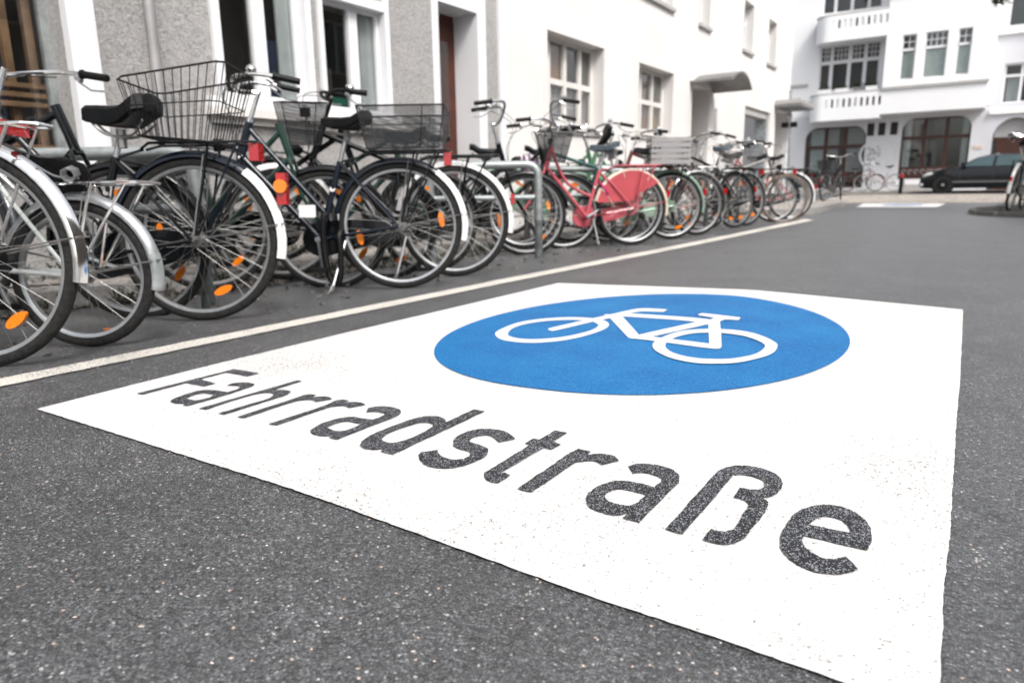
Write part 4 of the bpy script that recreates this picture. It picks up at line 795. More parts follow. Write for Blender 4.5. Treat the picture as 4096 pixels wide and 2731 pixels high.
b2win(7.52, 9.02, 1.30, 2.34, (.22, .49, .76), (.5,)); b2win(10.16, 11.55, 1.36, 2.32, (.34, .67), (.48,), 'tan_blind')
for o_ in ops[5:9]: window(W, b2, *o_, (.5,) if o_[1] - o_[0] > .6 else (), (.6,), fr=.05, mu=.05, dep=.16, mtl='trim_white', back='interior_mid'); bx('sill', W, (o_[0] - .05, o_[2] - .055, -.1), (o_[1] + .05, o_[2] - .0, .05), 'moulding', b2)
bx('letter_slot', W, (13.76, 1.46, -.06), (13.89, 1.94, -.02), 'moulding', b2)
m = MB(W); m.box((12.3, .1, -1.2), (12.499, 2.3, -.401)); m.box((13.421, .1, -1.2), (13.6, 2.3, -.401)); m.box((12.3, 2.271, -1.2), (13.6, 2.4, -.401)); m.build('porch_wall', M['facade_grey'], b2, smooth=False)
bx('door', W, (12.5, .1, -1.2), (13.42, 2.27, -1.14), 'interior_mid', b2)
cn = MB(W); n = 14; top = []; 
for i in range(n + 1):
    t = i / n; u = 12.34 + 1.28 * t; z = 2.30 + .17 * sin(pi * min(1, max(0, (t - .12) / .88))) ** .8 + (.0 if t > .12 else .0) - .05 * max(0, t - .8) / .2; top.append((u, z))
poly = top + [(u, z - .035) for u, z in reversed(top)]
vs = [(u, z, .0) for u, z in poly] + [(u, z, .72) for u, z in poly]; k = len(poly)
cn.add(vs, [tuple(range(k)), tuple(reversed(range(k, 2 * k)))] + [(i, (i + 1) % k, (i + 1) % k + k, i + k) for i in range(k)]); cn.build('door_canopy', M['canopy'], b2, smooth=False)
# garage recess
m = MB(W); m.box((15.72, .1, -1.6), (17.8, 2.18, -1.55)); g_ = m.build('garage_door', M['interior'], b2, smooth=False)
bx('garage_frame', W, (17.62, .1, -.3), (17.799, 2.179, -.05), 'galv', g_); bx('garage_frame', W, (15.721, 2.03, -.3), (17.62, 2.178, -.05), 'moulding', g_); bx('garage_fanlight', W, (15.9, 1.6, -1.5), (17.2, 1.95, -1.46), 'curtain', g_)
# entrance at the end of the house
bx('entrance_back', W, (18.3, .1, -.39), (19.3, 2.3, -.35), 'facade_grey', b2)
for i in range(7): bx('rusticated_block', W, (19.32, .14 + i * .31, .001), (19.53, .14 + i * .31 + .27, .05), 'facade_grey', b2)
gc = bx('entrance_canopy', W, (18.1, 2.34, .002), (19.5, 2.40, .62), 'canopy', b2); 
for u in (18.1, 18.55, 19.0, 19.44): bx('canopy_rib', W, (u, 2.41, .01), (u + .05, 2.50, .61), 'moulding', gc)
# --- corner house with oriel, across the end of the street
b3 = empty('corner_house', label='white corner house with balconies, oriel and two wide brown shop windows', cat='building')
Y3 = 34.0; V = ywall(Y3); VB = ywall(33.0)
def fb(x, z): return (x * 33 / 34, .49 + (z - .49) * 33 / 34)
ops = [(-7.2, -4.75, .35, 2.95), (-3.42, -.98, .68, 3.12)] + [(c - .14, c + .14, 2.5, 3.02) for c in (-4.68 + .08, -4.18, -3.72)]
wall('ground_floor_wall', V, -8.6, -.62, -.2, 3.45, ops, 'facade_grey', b3, .35)
wall('upper_wall', V, -14, -.62, 3.45, 12, [(-6.85, -4.5, 4.45, 6.3), (-6.9, -4.6, 7.6, 9.2)], 'facade_white', b3, .35)
def shopwin(u0, u1, v0, v1, pans, rad, lo):
    f = window(V, b3, u0, u1, v0, v1, (.34, .66), (.68,), fr=.06, mu=.13, dep=.15, mtl='brown_frame', gl='glass2', back='interior_mid', bd=1.2, items=[(x0, x1, .16, 1, .05, mt, 'curtain') for x0, x1, mt in pans] + [(0, 1, 0, lo, -.03, 'brown_frame', 'lower_panel')])
    for s in (0, 1):
        cx = u0 + rad if s == 0 else u1 - rad; c0 = u0 if s == 0 else u1
        pts = [(c0, v1)] + [(cx + (-1 if s == 0 else 1) * rad * cos(a), v1 - rad + rad * sin(a)) for a in [i * pi / 2 / 8 for i in range(9)]]
        m = MB(V); vs = [(a, b, .0) for a, b in pts] + [(a, b, -.3) for a, b in pts]; k = len(pts); m.add(vs, [tuple(range(k)), tuple(reversed(range(k, 2 * k)))] + [(i, (i + 1) % k, (i + 1) % k + k, i + k) for i in range(k)]); m.build('rounded_corner', M['facade_grey'], b3, smooth=False)
    return f
shopwin(-7.2, -4.75, .35, 2.95, ((.08, .31, 'curtain'), (.37, .55, 'blind'), (.69, .97, 'blind')), .5, .26); shopwin(-3.42, -.98, .68, 3.12, ((.03, .14, 'curtain'), (.88, .97, 'curtain')), .5, .2)
bx('sill_strip', V, (-3.5, .45, .001), (-.9, .66, .03), 'facade_white', b3); bx('cellar_panel', V, (-3.2, .15, .001), (-1.9, .43, .02), 'moulding', b3)
for c in (-4.6, -4.18, -3.72): window(V, b3, c - .14, c + .14, 2.5, 3.02, (), (), fr=.02, dep=.14, mtl='brown_frame', gl='interior', name='slit_window')
# oval relief
m = MB(V); m.tube([(-4.23 + .70 * cos(a * pi / 20), 1.72 + .62 * sin(a * pi / 20), -.035) for a in range(40)], .05, 6, closed=True); m.tube(spline([(-4.1, 1.5, -.025), (-3.95, 1.32, -.025), (-3.75, 1.38, -.025), (-3.7, 1.6, -.025), (-3.85, 1.7, -.025)], 5), .04, 6); m.build('oval_relief', M['facade_grey'], b3)
rn = random.Random(5); m = MB(V)
for i in range(13):
    u = -4.62 + (i % 5) * .11 + rn.uniform(-.03, .03); v = 1.95 - (i // 5) * .22 + rn.uniform(-.04, .04)
    m.tube(spline([(u + rn.uniform(-.06, .07), v + rn.uniform(-.08, .08), .004) for _ in range(4)], 4), .009, 4)
m.build('graffiti', M['graffiti'], b3)
m = MB(V)
for i in range(9):
    u = -3.2 + i * .23 + (.12 if i > 4 else 0)
    m.tube([(u + .07 * cos(a), .98 + .09 * sin(a), .0) for a in [j * .7 for j in range(8)]], .012, 4)
for i in range(6): u = -2.2 + i * .1; m.tube([(u, .9, .0), (u + .05, 1.08, .0)], .01, 4)
m.build('graffiti', M['graffiti_pale'], b3)
# oriel bay
x0, z0 = fb(-4.32, 3.37); x1, z1 = fb(-.62, 12)
wins = []
for (a, b) in ((-3.72, -3.22), (-2.90, -2.13), (-1.78, -1.32)): q0 = fb(a, 4.68); q1 = fb(b, 6.40); wins.append((q0[0], q1[0], q0[1], q1[1]))
wall('oriel_front', VB, x0, x1, z0, 12, wins, 'facade_white', b3, .25)
for w_, cc in zip(wins, ((.5,), (.25, .5, .75), (.5,))):
    window(VB, b3, w_[0], w_[1], w_[2], w_[3], (), (), fr=.03, mu=.03, dep=.08, gl='glass2', back='interior_mid', bd=.3, items=[(.04, .96, .02, .62, .03, 'curtain', 'curtain'), (0, 1, .64, .70, -.05, 'trim_white', 'transom')])
    m = MB(VB)
    for c in cc: u = w_[0] + (w_[1] - w_[0]) * c; m.box((u - .012, w_[2] + (w_[3] - w_[2]) * .69, -.125), (u + .012, w_[3] - .02, -.078))
    v = w_[2] + (w_[3] - w_[2]) * .84; m.box((w_[0] + .02, v - .012, -.127), (w_[1] - .02, v + .012, -.076)); m.build('glazing_bar', M['trim_white'], b3, smooth=False)
m = MB(VB); m.box((x0, z0, -.999), (x1, z0 + .12, -.251)); m.box((x0, z0 + .121, -.999), (x0 + .15, 12, -.251)); m.box((x1 - .15, z0 + .121, -.999), (x1, 12, -.251)); m.build('oriel_side', M['facade_white'], b3, smooth=False)
zc = fb(0, 4.38)[1]; bx('cornice', VB, (x0, zc - .05, .001), (x1 + .05, zc + .05, .07), 'moulding', b3); bx('cornice', VB, (x0, fb(0, 7.95)[1], .001), (x1 + .05, fb(0, 8.1)[1], .07), 'moulding', b3)
# balconies with slotted parapets
def balcony(za, zb, xa, xb, curve, nsl, dark):
    pts = []
    if curve: pts = [(xa + .55 - .55 * cos(a), .95 * 0 + (.45 + .55 * sin(a)) - .001) for a in [i * pi / 2 / 6 for i in range(7)]]
    else: pts = [(xa, .5), (xa + .02, 1.0)]
    pts = [(xa, 0)] + pts + [(xb, 1.0)]
    # parapet as wall pieces between slots
    m = MB(V); sl0, sl1 = za + (zb - za) * .42, za + (zb - za) * .80
    def band(p, q, v0, v1):
        (ax_, ao), (bx_, bo) = p, q
        t = Vector((bx_ - ax_, bo - ao)); nrm = Vector((t.y, -t.x)).normalized() * .12
        m.add([(ax_, v0, ao), (bx_, v0, bo), (bx_, v1, bo), (ax_, v1, ao), (ax_ + nrm.x * 0, v0, ao - .12), (bx_, v0, bo - .12), (bx_, v1, bo - .12), (ax_, v1, ao - .12)], [(0, 1, 2, 3), (7, 6, 5, 4), (0, 4, 5, 1), (3, 2, 6, 7), (0, 3, 7, 4), (1, 5, 6, 2)])
    for p, q in zip(pts[:-1], pts[1:]):
        if q is pts[-1]: 
            band(p, q, za, sl0); band(p, q, sl1, zb)
            L = q[0] - p[0]; st_ = L / nsl
            for i in range(nsl): u = p[0] + i * st_; band((u, 1.0), (u + st_ * .58, 1.0), sl0, sl1)
        else: band(p, q, za, zb)
    pr = m.build('balcony_parapet', M['facade_white'], b3, smooth=False)
    for i in dark: u = pts[-2][0] + (i + .80) * (xb - pts[-2][0]) / nsl; m = MB(V); m.box((u - .07, sl0, .80), (u + .07, sl1, .83)); m.build('slot_shadow', M['interior_mid'], pr, smooth=False)  # dark sheets behind some slots, standing in for the shade inside
    m = MB(V); m.prism([(p[0], -p[1]) for p in pts] + [(xb, 0)], za - .1, za - .001, ax=2)
    m2 = MB(lambda p: (p[0], Y3 + p[1], p[2])); m2.prism([(p[0], -p[1]) for p in pts] + [(xb, 0)], za - .14, za - .001, ax=2); m2.build('balcony_floor', M['facade_white'], b3, smooth=False)
    m3 = MB(V)
    for p, q in zip(pts[:-1], pts[1:]): m3.tube([(p[0], zb + .03, p[1] - .05), (q[0], zb + .03, q[1] - .05)], .06, 6)
    m3.build('parapet_coping', M['moulding'], pr)
balcony(z0, fb(0, 4.3)[1], fb(-7.2, 0)[0], x0 - .001, True, 10, (1, 3, 4, 6, 7, 8, 9)); balcony(fb(0, 6.62)[1], fb(0, 7.5)[1], fb(-7.15, 0)[0], x0 - .001, True, 10, (1, 4, 6))
lw = MB()
def logwin(u0, u1, v0, v1):
    f = window(V, b3, u0, u1, v0, v1, (.20, .50, .76), (.64,), fr=.06, mu=.14, dep=.1, back='interior', bd=.5, items=[(.03, .17, .0, .6, .04, 'interior_mid', 'curtain')])
    m = MB(V)
    for (a, b, n) in ((.04, .17, 3), (.24, .72, 8), (.80, .97, 3)):
        for i in range(1, n): u = u0 + (u1 - u0) * (a + (b - a) * i / n); m.box((u - .013, v0 + (v1 - v0) * .68, -.15), (u + .013, v1 - .05, -.098))
    for k_ in (.79, .9): v = v0 + (v1 - v0) * k_; m.box((u0 + .05, v - .01, -.152), (u1 - .05, v + .01, -.096))
    m.build('glazing_bar', M['trim_white'], f, smooth=False)
logwin(-6.85, -4.5, 4.45, 6.3); window(V, b3, -6.9, -4.6, 7.6, 9.2, (.22, .5, .78), (.64,), fr=.06, mu=.12, dep=.1)
bx('string_course', V, (-14, 4.72, .001), (-7.25, 4.84, .05), 'moulding', b3)
# flower boxes on the balcony
for i, (u, mt) in enumerate(((-6.6, 'trim_white'), (-5.9, 'trim_white'), (-5.2, 'canopy'), (-4.75, 'trim_white'))):
    fbx = empty('flower_box', label=['white flower box at the left end of the first floor balcony', 'white flower box second from the left on the first floor balcony', 'grey flower box with dark plants on the first floor balcony', 'white flower box beside the oriel on the first floor balcony'][i], cat='flower box', group='flower boxes on the balcony')
    q = fb(u, 4.40); bx('box', V, (q[0] - .24, q[1], .74), (q[0] + .24, q[1] + .14, .93), mt, fbx)
    m = MB(V)
    for k in range(60): a = q[0] + rn.uniform(-.22, .22); v = q[1] + .14 + rn.uniform(0, .14); oo = rn.uniform(.76, .92); s_ = .03; m.add([(a - s_, v, oo), (a, v + s_, oo + s_), (a + s_, v - s_ * .3, oo)], [(0, 1, 2)])
    m.build('plants', M['weed'], fbx, smooth=False)
q = MB(V); q.box((-5.35, 8.0, .3), (-5.05, 8.25, .5)); o = q.build('red_cushion', M['red'], None, smooth=False); tag(o, 'red cushion on the upper balcony of the corner house', 'cushion')
# --- pale house at the right
b4 = empty('pale_house', label='pale bluish house at the right edge with an arched dark doorway', cat='building')
wall('wall', V, -.62, 14, -.2, 12, [(-.22, .95, 6.25, 7.7), (-.13, 1.0, 3.47, 4.92), (-.25, 1.15, .1, 2.93)], 'facade_pale', b4, .35)
window(V, b4, -.22, .95, 6.25, 7.7, (.5,), (), fr=.06, dep=.12, gl='glass2', back='interior_mid', mu=.06); window(V, b4, -.13, 1.0, 3.47, 4.92, (.5,), (.70,), fr=.06, mu=.09, dep=.12, back='interior_mid', items=[(.1, .5, .0, .68, .1, 'curtain', 'curtain')])
bx('sill', V, (-.45, 5.98, .001), (1.1, 6.08, .1), 'facade_white', b4); bx('sill', V, (-.45, 3.08, .001), (1.2, 3.22, .1), 'facade_white', b4); bx('corner_strip', V, (-.66, 3.46, .001), (-.48, 12, .04), 'facade_white', b4)
dm = bx('arched_door', V, (-.25, .1, -.3), (1.15, 2.93, -.25), 'interior', b4); bx('door_leaf', V, (-.1, .12, -.249), (.95, 2.1, -.21), 'brown_frame', dm); bx('transom', V, (-.25, 2.1, -.24), (1.15, 2.2, -.2), 'brown_frame', dm); bx('fanlight', V, (-.2, 2.22, -.24), (1.1, 2.9, -.23), 'blind', dm)
for i in range(7):
    bx('sticker', V, (-.05 + (i % 3) * .2, .8 + (i // 3) * .3, -.208), (.08 + (i % 3) * .2, .95 + (i // 3) * .33, -.203), ('curtain', 'weed', 'interior_mid')[i % 3], dm)
for s in (0, 1):
    pts = [((-.25, 1.15)[s], 2.93)] + [(.45 + (-1, 1)[s] * .7 * cos(a), 2.23 + .7 * sin(a)) for a in [i * pi / 2 / 8 for i in range(9)]]
    m = MB(V); vs = [(a, b, .0) for a, b in pts] + [(a, b, -.3) for a, b in pts]; k = len(pts); m.add(vs, [tuple(range(k)), tuple(reversed(range(k, 2 * k)))] + [(i, (i + 1) % k, (i + 1) % k + k, i + k) for i in range(k)]); m.build('arch_corner', M['facade_pale'], b4, smooth=False)
o = bx('name_plaque', V, (-.85, 1.80, .002), (-.55, 1.93, .02), 'cream', None); tag(o, 'small cream plaque on the wall beside the arched doorway', 'plaque')
# --- brick house on the other side of the street (behind the camera's right shoulder; seen in the windows)
b5 = empty('brick_house', label='brown brick house on the opposite side of the street, seen reflected in the windows', cat='building')
N5 = lambda p: (7.5 - p[2], p[0], p[1])
ops5 = [(y_, y_ + 1.2, z_, z_ + 1.5) for y_ in (-3, 0, 3, 6, 9, 15, 18, 21) for z_ in (1.0, 4.0)]
wall('wall', N5, -8, 24, -.2, 6.2, ops5, 'brick', b5, .35)
for o_ in ops5: window(N5, b5, *o_, (.5,), (), fr=.06, mu=.06, dep=.12, back='interior')
m = MB(); m.add([(7.4, -8, 6.2), (7.4, 24, 6.2), (10.5, 24, 8), (10.5, -8, 8), (13.6, -8, 6.2), (13.6, 24, 6.2)], [(0, 1, 2, 3), (3, 2, 5, 4)]); m.build('roof', M['roof'], b5, smooth=False)
# --- pole with small signs
sp = empty('sign_pole', label='slim grey pole with two small boxes, at the corner of the white house', cat='pole')
m = MB(); m.tube([(-4.22, 18.5, 0), (-4.34, 18.5, 2.75)], .035, 10); m.build('pole', M['galv'], sp)
for i, xx in enumerate((-4.42, -4.21)): m = MB(); m.box((xx - .07, 18.44, 1.88), (xx + .07, 18.56, 2.0)); m.build('sign_box', M['blackmatt'], sp, smooth=False)
m = MB(); m.tube([(-4.33, 18.5, 2.10), (-4.33, 18.5, 2.16), (-4.33, 18.5, 2.22)], [.06, .075, .03], 10); m.build('lamp_cap', M['alu'], sp)
# --- bollard
bo = empty('bollard', label='dark bollard with a red top in front of the corner house', cat='bollard')
bz = gnd(-2.9, 32); bp = (-3.05, 31.9)
m = MB(); m.tube([(bp[0], bp[1], bz), (bp[0], bp[1], bz + .62)], .07, 10); m.build('post', M['blackmatt'], bo); m = MB(); m.tube([(bp[0], bp[1], bz + .62), (bp[0], bp[1], bz + .75)], .072, 10); m.build('red_cap', M['redframe'], bo)
# --- tree out of frame at the right, one twig reaching in
tr = empty('street_tree', label='leafy twig of a street tree hanging in at the upper right corner', cat='tree')
m = MB(); m.tube(spline([(3.4, 14.6, 0), (3.35, 14.5, 2.2), (3.0, 14.3, 4.3), (2.9, 14.2, 6.5)], 5), [.17 - .005 * i for i in range(16)], 9); m.build('trunk', M['bark'], tr)
m = MB(); m.tube(spline([(3.05, 14.35, 4.0), (2.0, 14.1, 4.4), (.9, 14, 4.2), (-.2, 14, 3.32)], 5), [.06 - .0034 * i for i in range(16)], 6); m.tube(spline([(3, 14.3, 4.4), (3.8, 13.6, 5.4), (4.6, 13.2, 6.3)], 5), .04, 6); m.build('branch', M['bark'], tr)
m = MB(); rn = random.Random(21)
def leaves(c, r, n):
    for i in range(n):
        p = Vector(c) + Vector((rn.gauss(0, r), rn.gauss(0, r), rn.gauss(0, r * .7))); a = Vector((rn.uniform(-1, 1), rn.uniform(-1, 1), rn.uniform(-.6, .3))).normalized() * .055; b = a.cross(Vector((rn.uniform(-.3, .3), .2, 1))).normalized() * .022
        m.add([tuple(p - a), tuple(p + b), tuple(p + a), tuple(p - b)], [(0, 1, 2, 3)])
leaves((-.235, 14, 3.28), .05, 70); leaves((-.2, 14, 3.42), .09, 90); leaves((.5, 14, 4.1), .25, 200); leaves((1.4, 14.1, 4.5), .4, 400)
for c in ((3, 14.2, 6.3), (2, 14, 5.6), (4, 13.5, 6.2), (3.2, 15, 5.8), (2.4, 13.2, 6.8)): leaves(c, .65, 900)
m.build('crown', M['leaf'], tr, smooth=False)
# island plants
m = MB()
for i in range(900):
    X = rn.uniform(.05, 4); Y = rn.uniform(12.6, 16); p = Vector((X, Y, .05)); h = rn.uniform(.02, .13); a = rn.uniform(0, 6.28)
    m.add([(X, Y, .05), (X + .02 * cos(a), Y + .02 * sin(a), .05 + h * .6), (X + h * .4 * cos(a), Y + h * .4 * sin(a), .05 + h)], [(0, 1, 2)])
o = m.build('island_groundcover', M['weed'], None, smooth=False); tag(o, 'sparse low plants on the dark soil of the island', kind='stuff')
# --- car
def car():
    cr = empty('parked_car', (0, 0, 0), label='black hatchback parked in front of the pale house at the right', cat='car')
    z = gnd(0, 31.5) + .0; X0 = -2.35; Yf = 30.75; Wd = 1.66
    # stations along x: (x, bottom z, shoulder z, roof z, half width low, half width roof)
    prof = [(0, .30, .52, .52), (.06, .22, .66, .66), (.25, .19, .78, .78), (.7, .19, .91, .92), (1.05, .19, .95, 1.0), (1.25, .19, .95, 1.03), (1.75, .19, .97, 1.32), (2.1, .19, .98, 1.42), (2.7, .19, .99, 1.44), (3.3, .19, 1.0, 1.40), (3.7, .19, 1.0, 1.22), (3.92, .22, .95, 1.0), (4.0, .3, .8, .8)]
    m = MB(); vs = []; fs = []; cols = []
    for (x, zb, zs, zr) in prof:
        hw = Wd / 2 * (1 if .3 < x < 3.7 else .86 if .1 < x < 3.95 else .7); hr = hw * (1 - .28 * max(0, (zr - zs)) / .45)
        vs += [(X0 + x, Yf + Wd / 2 - hw * .95, z + zb), (X0 + x, Yf + Wd / 2 - hw, z + zb + .12), (X0 + x, Yf + Wd / 2 - hw, z + zs - .1), (X0 + x, Yf + Wd / 2 - hw * .96, z + zs), (X0 + x, Yf + Wd / 2 - hr * .93, z + max(zs, zr - .05)), (X0 + x, Yf + Wd / 2 - hr * .7, z + zr + .003),
               (X0 + x, Yf + Wd / 2 + hr * .7, z + zr + .003), (X0 + x, Yf + Wd / 2 + hr * .93, z + max(zs, zr - .05)), (X0 + x, Yf + Wd / 2 + hw * .96, z + zs), (X0 + x, Yf + Wd / 2 + hw, z + zs - .1), (X0 + x, Yf + Wd / 2 + hw, z + zb + .12), (X0 + x, Yf + Wd / 2 + hw * .95, z + zb)]
    vs = [(a, b, z + (c - z) * (.965 if c - z > .5 else 1)) for a, b, c in vs]
    k = 12
    for i in range(len(prof) - 1):
        for j in range(k): fs.append((i * k + j, i * k + (j + 1) % k, (i + 1) * k + (j + 1) % k, (i + 1) * k + j))
    fs.append(tuple(range(k))); fs.append(tuple((len(prof) - 1) * k + j for j in range(k)))
    m.add(vs, fs); m.build('body', M['carpaint'], cr)
    y = Yf - .004
    def sideglass(pts, nm='side_window'):
        m = MB(); P = [(X0 + a, Yf + Wd / 2 - Wd / 2 * (.965 - .12 * (c - .98) / .42) - .012, z + c * .965) for a, c in pts]; P2 = [(p[0], p[1] + .01, p[2]) for p in P]; n = len(P)
        m.add(P + P2, [tuple(range(n)), tuple(reversed(range(n, 2 * n)))] + [(i, (i + 1) % n, (i + 1) % n + n, i + n) for i in range(n)]); return m.build(nm, M['carglass'], cr, smooth=False)
    sideglass([(1.32, 1.0), (1.84, 1.33), (2.28, 1.38), (2.22, 1.0)]); sideglass([(2.32, 1.0), (2.36, 1.385), (3.05, 1.375), (3.15, 1.02)]); sideglass([(3.22, 1.03), (3.12, 1.37), (3.4, 1.33), (3.6, 1.1)])
    for xw in (.78, 3.2):
        m = MB(); m.tube([(X0 + xw, Yf - .01, z + .32), (X0 + xw, Yf + .18, z + .32)], .37, 22); wa = m.build('wheel_arch', M['blackmatt'], cr)
        for yy in (Yf - .03, ):
            m = MB(); m.tube([(X0 + xw, yy, z + .32), (X0 + xw, yy + .2, z + .32)], .315, 24); wl = m.build('wheel', M['tyre'], cr)
            m = MB(); m.tube([(X0 + xw, yy - .008, z + .32), (X0 + xw, yy + .01, z + .32)], .20, 20)
            m.build('rim', M['blackmatt'], wl); m = MB(); m.tube([(X0 + xw, yy - .014, z + .32), (X0 + xw, yy, z + .32)], .05, 10); m.build('hub_cap', M['alu'], wl)
    m = MB(); m.box((X0 + .9, Yf - .012, z + .40), (X0 + 3.0, Yf + .01, z + .44)); m.build('side_strip', M['steel_dull'], cr, smooth=False)
    m = MB(); m.tube([(X0 + .10, Yf + .10, z + .62), (X0 + .16, Yf + .08, z + .66), (X0 + .34, Yf + .03, z + .72), (X0 + .42, Yf + .015, z + .74)], [.02, .06, .06, .02], 10); m.build('headlight', M['lamp_lens'], cr)
    m = MB(); m.tube([(X0 + .06, Yf + .16, z + .34), (X0 + .10, Yf + .12, z + .34)], .05, 10); m.build('fog_lamp', M['lamp_lens'], cr)
    m = MB(); m.box((X0 + 1.28, Yf - .13, z + .98), (X0 + 1.42, Yf + .02, z + 1.09)); m.build('wing_mirror', M['blackmatt'], cr, smooth=False)
    for xx in (1.28, 2.28, 3.2): m = MB(); m.box((X0 + xx, Yf - .003, z + .36), (X0 + xx + .012, Yf + .02, z + .93)); m.build('door_gap', M['interior'], cr, smooth=False)
car()
# ------------------------------------------------------------------ bicycle racks
def hoop(x, y, L=.86, label='', low=True):
    r = empty('bicycle_rack', (x, y, gnd(x, y)), (0, 0, radians(-145.6)), label, 'bicycle rack', 'steel bicycle racks along the street')
    m = MB(); rb = .09; rr = .031; H = .765 - rr
    arc = [(rb - rb * cos(a), 0, H - rb + rb * sin(a)) for a in [i * pi / 2 / 5 for i in range(6)]]
    m.tube([(0, 0, .30)] + arc + [(L - rb + rb * sin(a), 0, H - rb + rb * cos(a)) for a in [i * pi / 2 / 5 for i in range(6)]] + [(L, 0, .3)], rr, 12); m.build('hoop', M['galv'], r)
    m = MB(); m.tube([(.03, 0, .48), (L - .03, 0, .48)], .022, 10); m.build('crossbar', M['galv'], r)
    for xx in (0, L): m = MB(); m.tube([(xx, 0, -.05), (xx, 0, .3)], rr + .001, 12); m.build('post_foot', M['rack_grey'], r)
hoop(-3.075, 1.90, 1.0, 'galvanised hoop rack nearest the camera, beside the shop window')
hoop(-2.99, 4.77, .86, 'galvanised hoop rack in front of the pink bicycle')
for i, y in enumerate((6.35, 7.6, 9.1, 10.5)): hoop(-3.1, y, .86, ['hoop rack hidden among bicycles just behind the pink bicycle', 'hoop rack under the bicycle with the grey crate', 'hoop rack between the dark bicycles past the crate', 'last hoop rack at the far end of the bicycle row'][i])
# ------------------------------------------------------------------ parked bicycles (rear or front wheel at the white line)
bicycle('a', (-2.62, .825), head=-148, frame='diamond', fcol='whiteframe', fend='chrome', rack='chrome', light='wide', tyre='tyre', sz=.95, chain='black', bars='flat', refl=(235,), label='silver bicycle with chrome mudguards cut off by the left edge', steer=-10, crank=20, handle=False, rackz=.0, lamp=None)
b_, kB = bicycle('b', (-2.645, 1.16), head=-147, R=.26, wb=.95, frame='swan', fcol='whiteframe', fend='alu', rack='chrome', light=None, sz=.80, seat=False, chain=None, ftip=(165, 190, 'galv'), bars='flat', refl=(), frefl=(), label='small wheeled silver bicycle with tipped saddle, second from the left', stand=True, crank=70, handle=False, lamp=None)
s_ = saddle(b_, -.02 + .10, .78, 'saddle', -1.15, True); s_.rotation_euler = (radians(75), radians(-35), radians(25)); s_.location = (.075, .05, .62)
cB, kC = bicycle('c', (-2.785, 1.70), head=-146, frame='lowstep', fcol='black', fend='navyframe', ftip=(128, 193, 'white_guard'), rack='black', basket='wire', smtl='saddle', sz=.86, springs=False, bars='dutch', stemh=.145, steer=-14, refl=(252,), frefl=(80,), label='black bicycle with big wire basket over the rear wheel, near the left edge', crank=200, stand=False, light='round', chain='black', rot=.1, cover=True)
dB, kD = bicycle('d', (-2.70, 2.86), head=-146, frame='lowstep', fcol='navyframe', fend='navyframe', ftip=(126, 193, 'white_guard'), rack='black', basket='mesh', sz=.90, bars='dutch', stemh=.16, steer=18, refl=(183, 357), frefl=(250, 20), label='dark blue bicycle with black mesh basket on the rear rack, centre left', crank=262, stand=True, light='round', rot=.2)
bicycle('e', (-2.79, 3.45), head=-144, frame='diamond', fcol='black', fend='white_guard', rack='black', fbasket=('mesh',), sz=.86, bars='flat', stemh=.19, steer=25, barcol='black', refl=(), frefl=(120,), label='black bicycle with white mudguards and small mesh basket at the front', crank=100, chain='black', light='guard')
bicycle('f', (-4.2, 4.42, .02), head=34, frame='lowstep', fcol='black', fend='black', rack=None, bars='high', barcol='alu', gripcol='blackmatt', stemh=.16, sz=.92, steer=6, refl=(30,), frefl=(200, 310), pitch=5, label='black bicycle facing the road with silver swept handlebars, before the pink one', crank=330, chain='black', light=None)
gB, kG = bicycle('g', (-2.82, 6.17), head=-134, frame='loop', fcol='pink', fend='cream', rack='pink', skirt='pink_guard', chain='pink', bars='high', barcol='alu', stemh=.20, sz=.90, smtl='saddle_blue', steer=-15, refl=(), frefl=(170, 345), label='pink Dutch bicycle with pink coat guard in the middle of the row', crank=150, stand='center', light='guard', springs=True, lamp=None, ffront=(60, 62), wb=1.05)
bicycle('h0', (-4.15, 3.1, .02), head=34, frame='diamond', fcol='darkgreen', fend='black', rack='black', bars='flat', barcol='black', sz=.72, steer=15, label='dark green bicycle parked nose to the road behind the dark blue one', crank=10, chain=None, light=None, pitch=5, handle=False, seat=False, lamp=None)
bicycle('h1', (-4.1, 2.15, .02), head=35, frame='lowstep', fcol='darkgreen', fend='black', rack=None, bars='flat', barcol='black', sz=.72, steer=0, label='dark green bicycle parked nose to the road behind the wire basket bicycle', crank=120, light=None, seat=False, handle=False, frefl=(70, 330), pitch=5, lamp=None)
bicycle('h2', (-4.1, 1.0, .02), head=36, frame='diamond', fcol='black', fend='black', rack=None, bars='flat', sz=.75, steer=0, label='dark bicycle behind the silver one at the left edge', crank=60, chain=None, light=None, handle=False, seat=False, pitch=5, lamp=None)
bicycle('i', (-2.98, 6.42), head=-137, frame='diamond', fcol='teal', fend='black', rack='black', bars='flat', sz=1.0, smtl='saddle', stilt=.95, steer=12, refl=(), label='dark teal diamond frame bicycle with tipped saddle behind the pink one', crank=80, chain=None, light=None, lamp=None)
bicycle('j', (-4.2, 6.0, .02), head=36, frame='lowstep', fcol='mint', fend='palegreen', rack=None, bars='dutch', sz=.86, steer=-8, fbasket=None, label='mint green bicycle facing the road just past the pink one', crank=200, chain='mint', light=None, pitch=5, lamp=None)
bicycle('k', (-4.25, 5.15, .02), head=33, frame='lowstep', fcol='black', fend='black', rack='black', bars='dutch', sz=.84, steer=10, fbasket=('mesh',), label='black bicycle with front mesh basket beside the pink handlebar', crank=40, chain='black', light=None, pitch=5, lamp=None, frefl=(170, 200), refl=())
bicycle('l', (-2.76, 7.02), head=-136, frame='lowstep', fcol='mint', fend='palegreen', rack='black', bars='dutch', sz=.90, steer=0, refl=(250,), smtl='saddle', label='green bicycle carrying a grey crate, behind the pink bicycle', crank=120, chain='palegreen', light='guard')
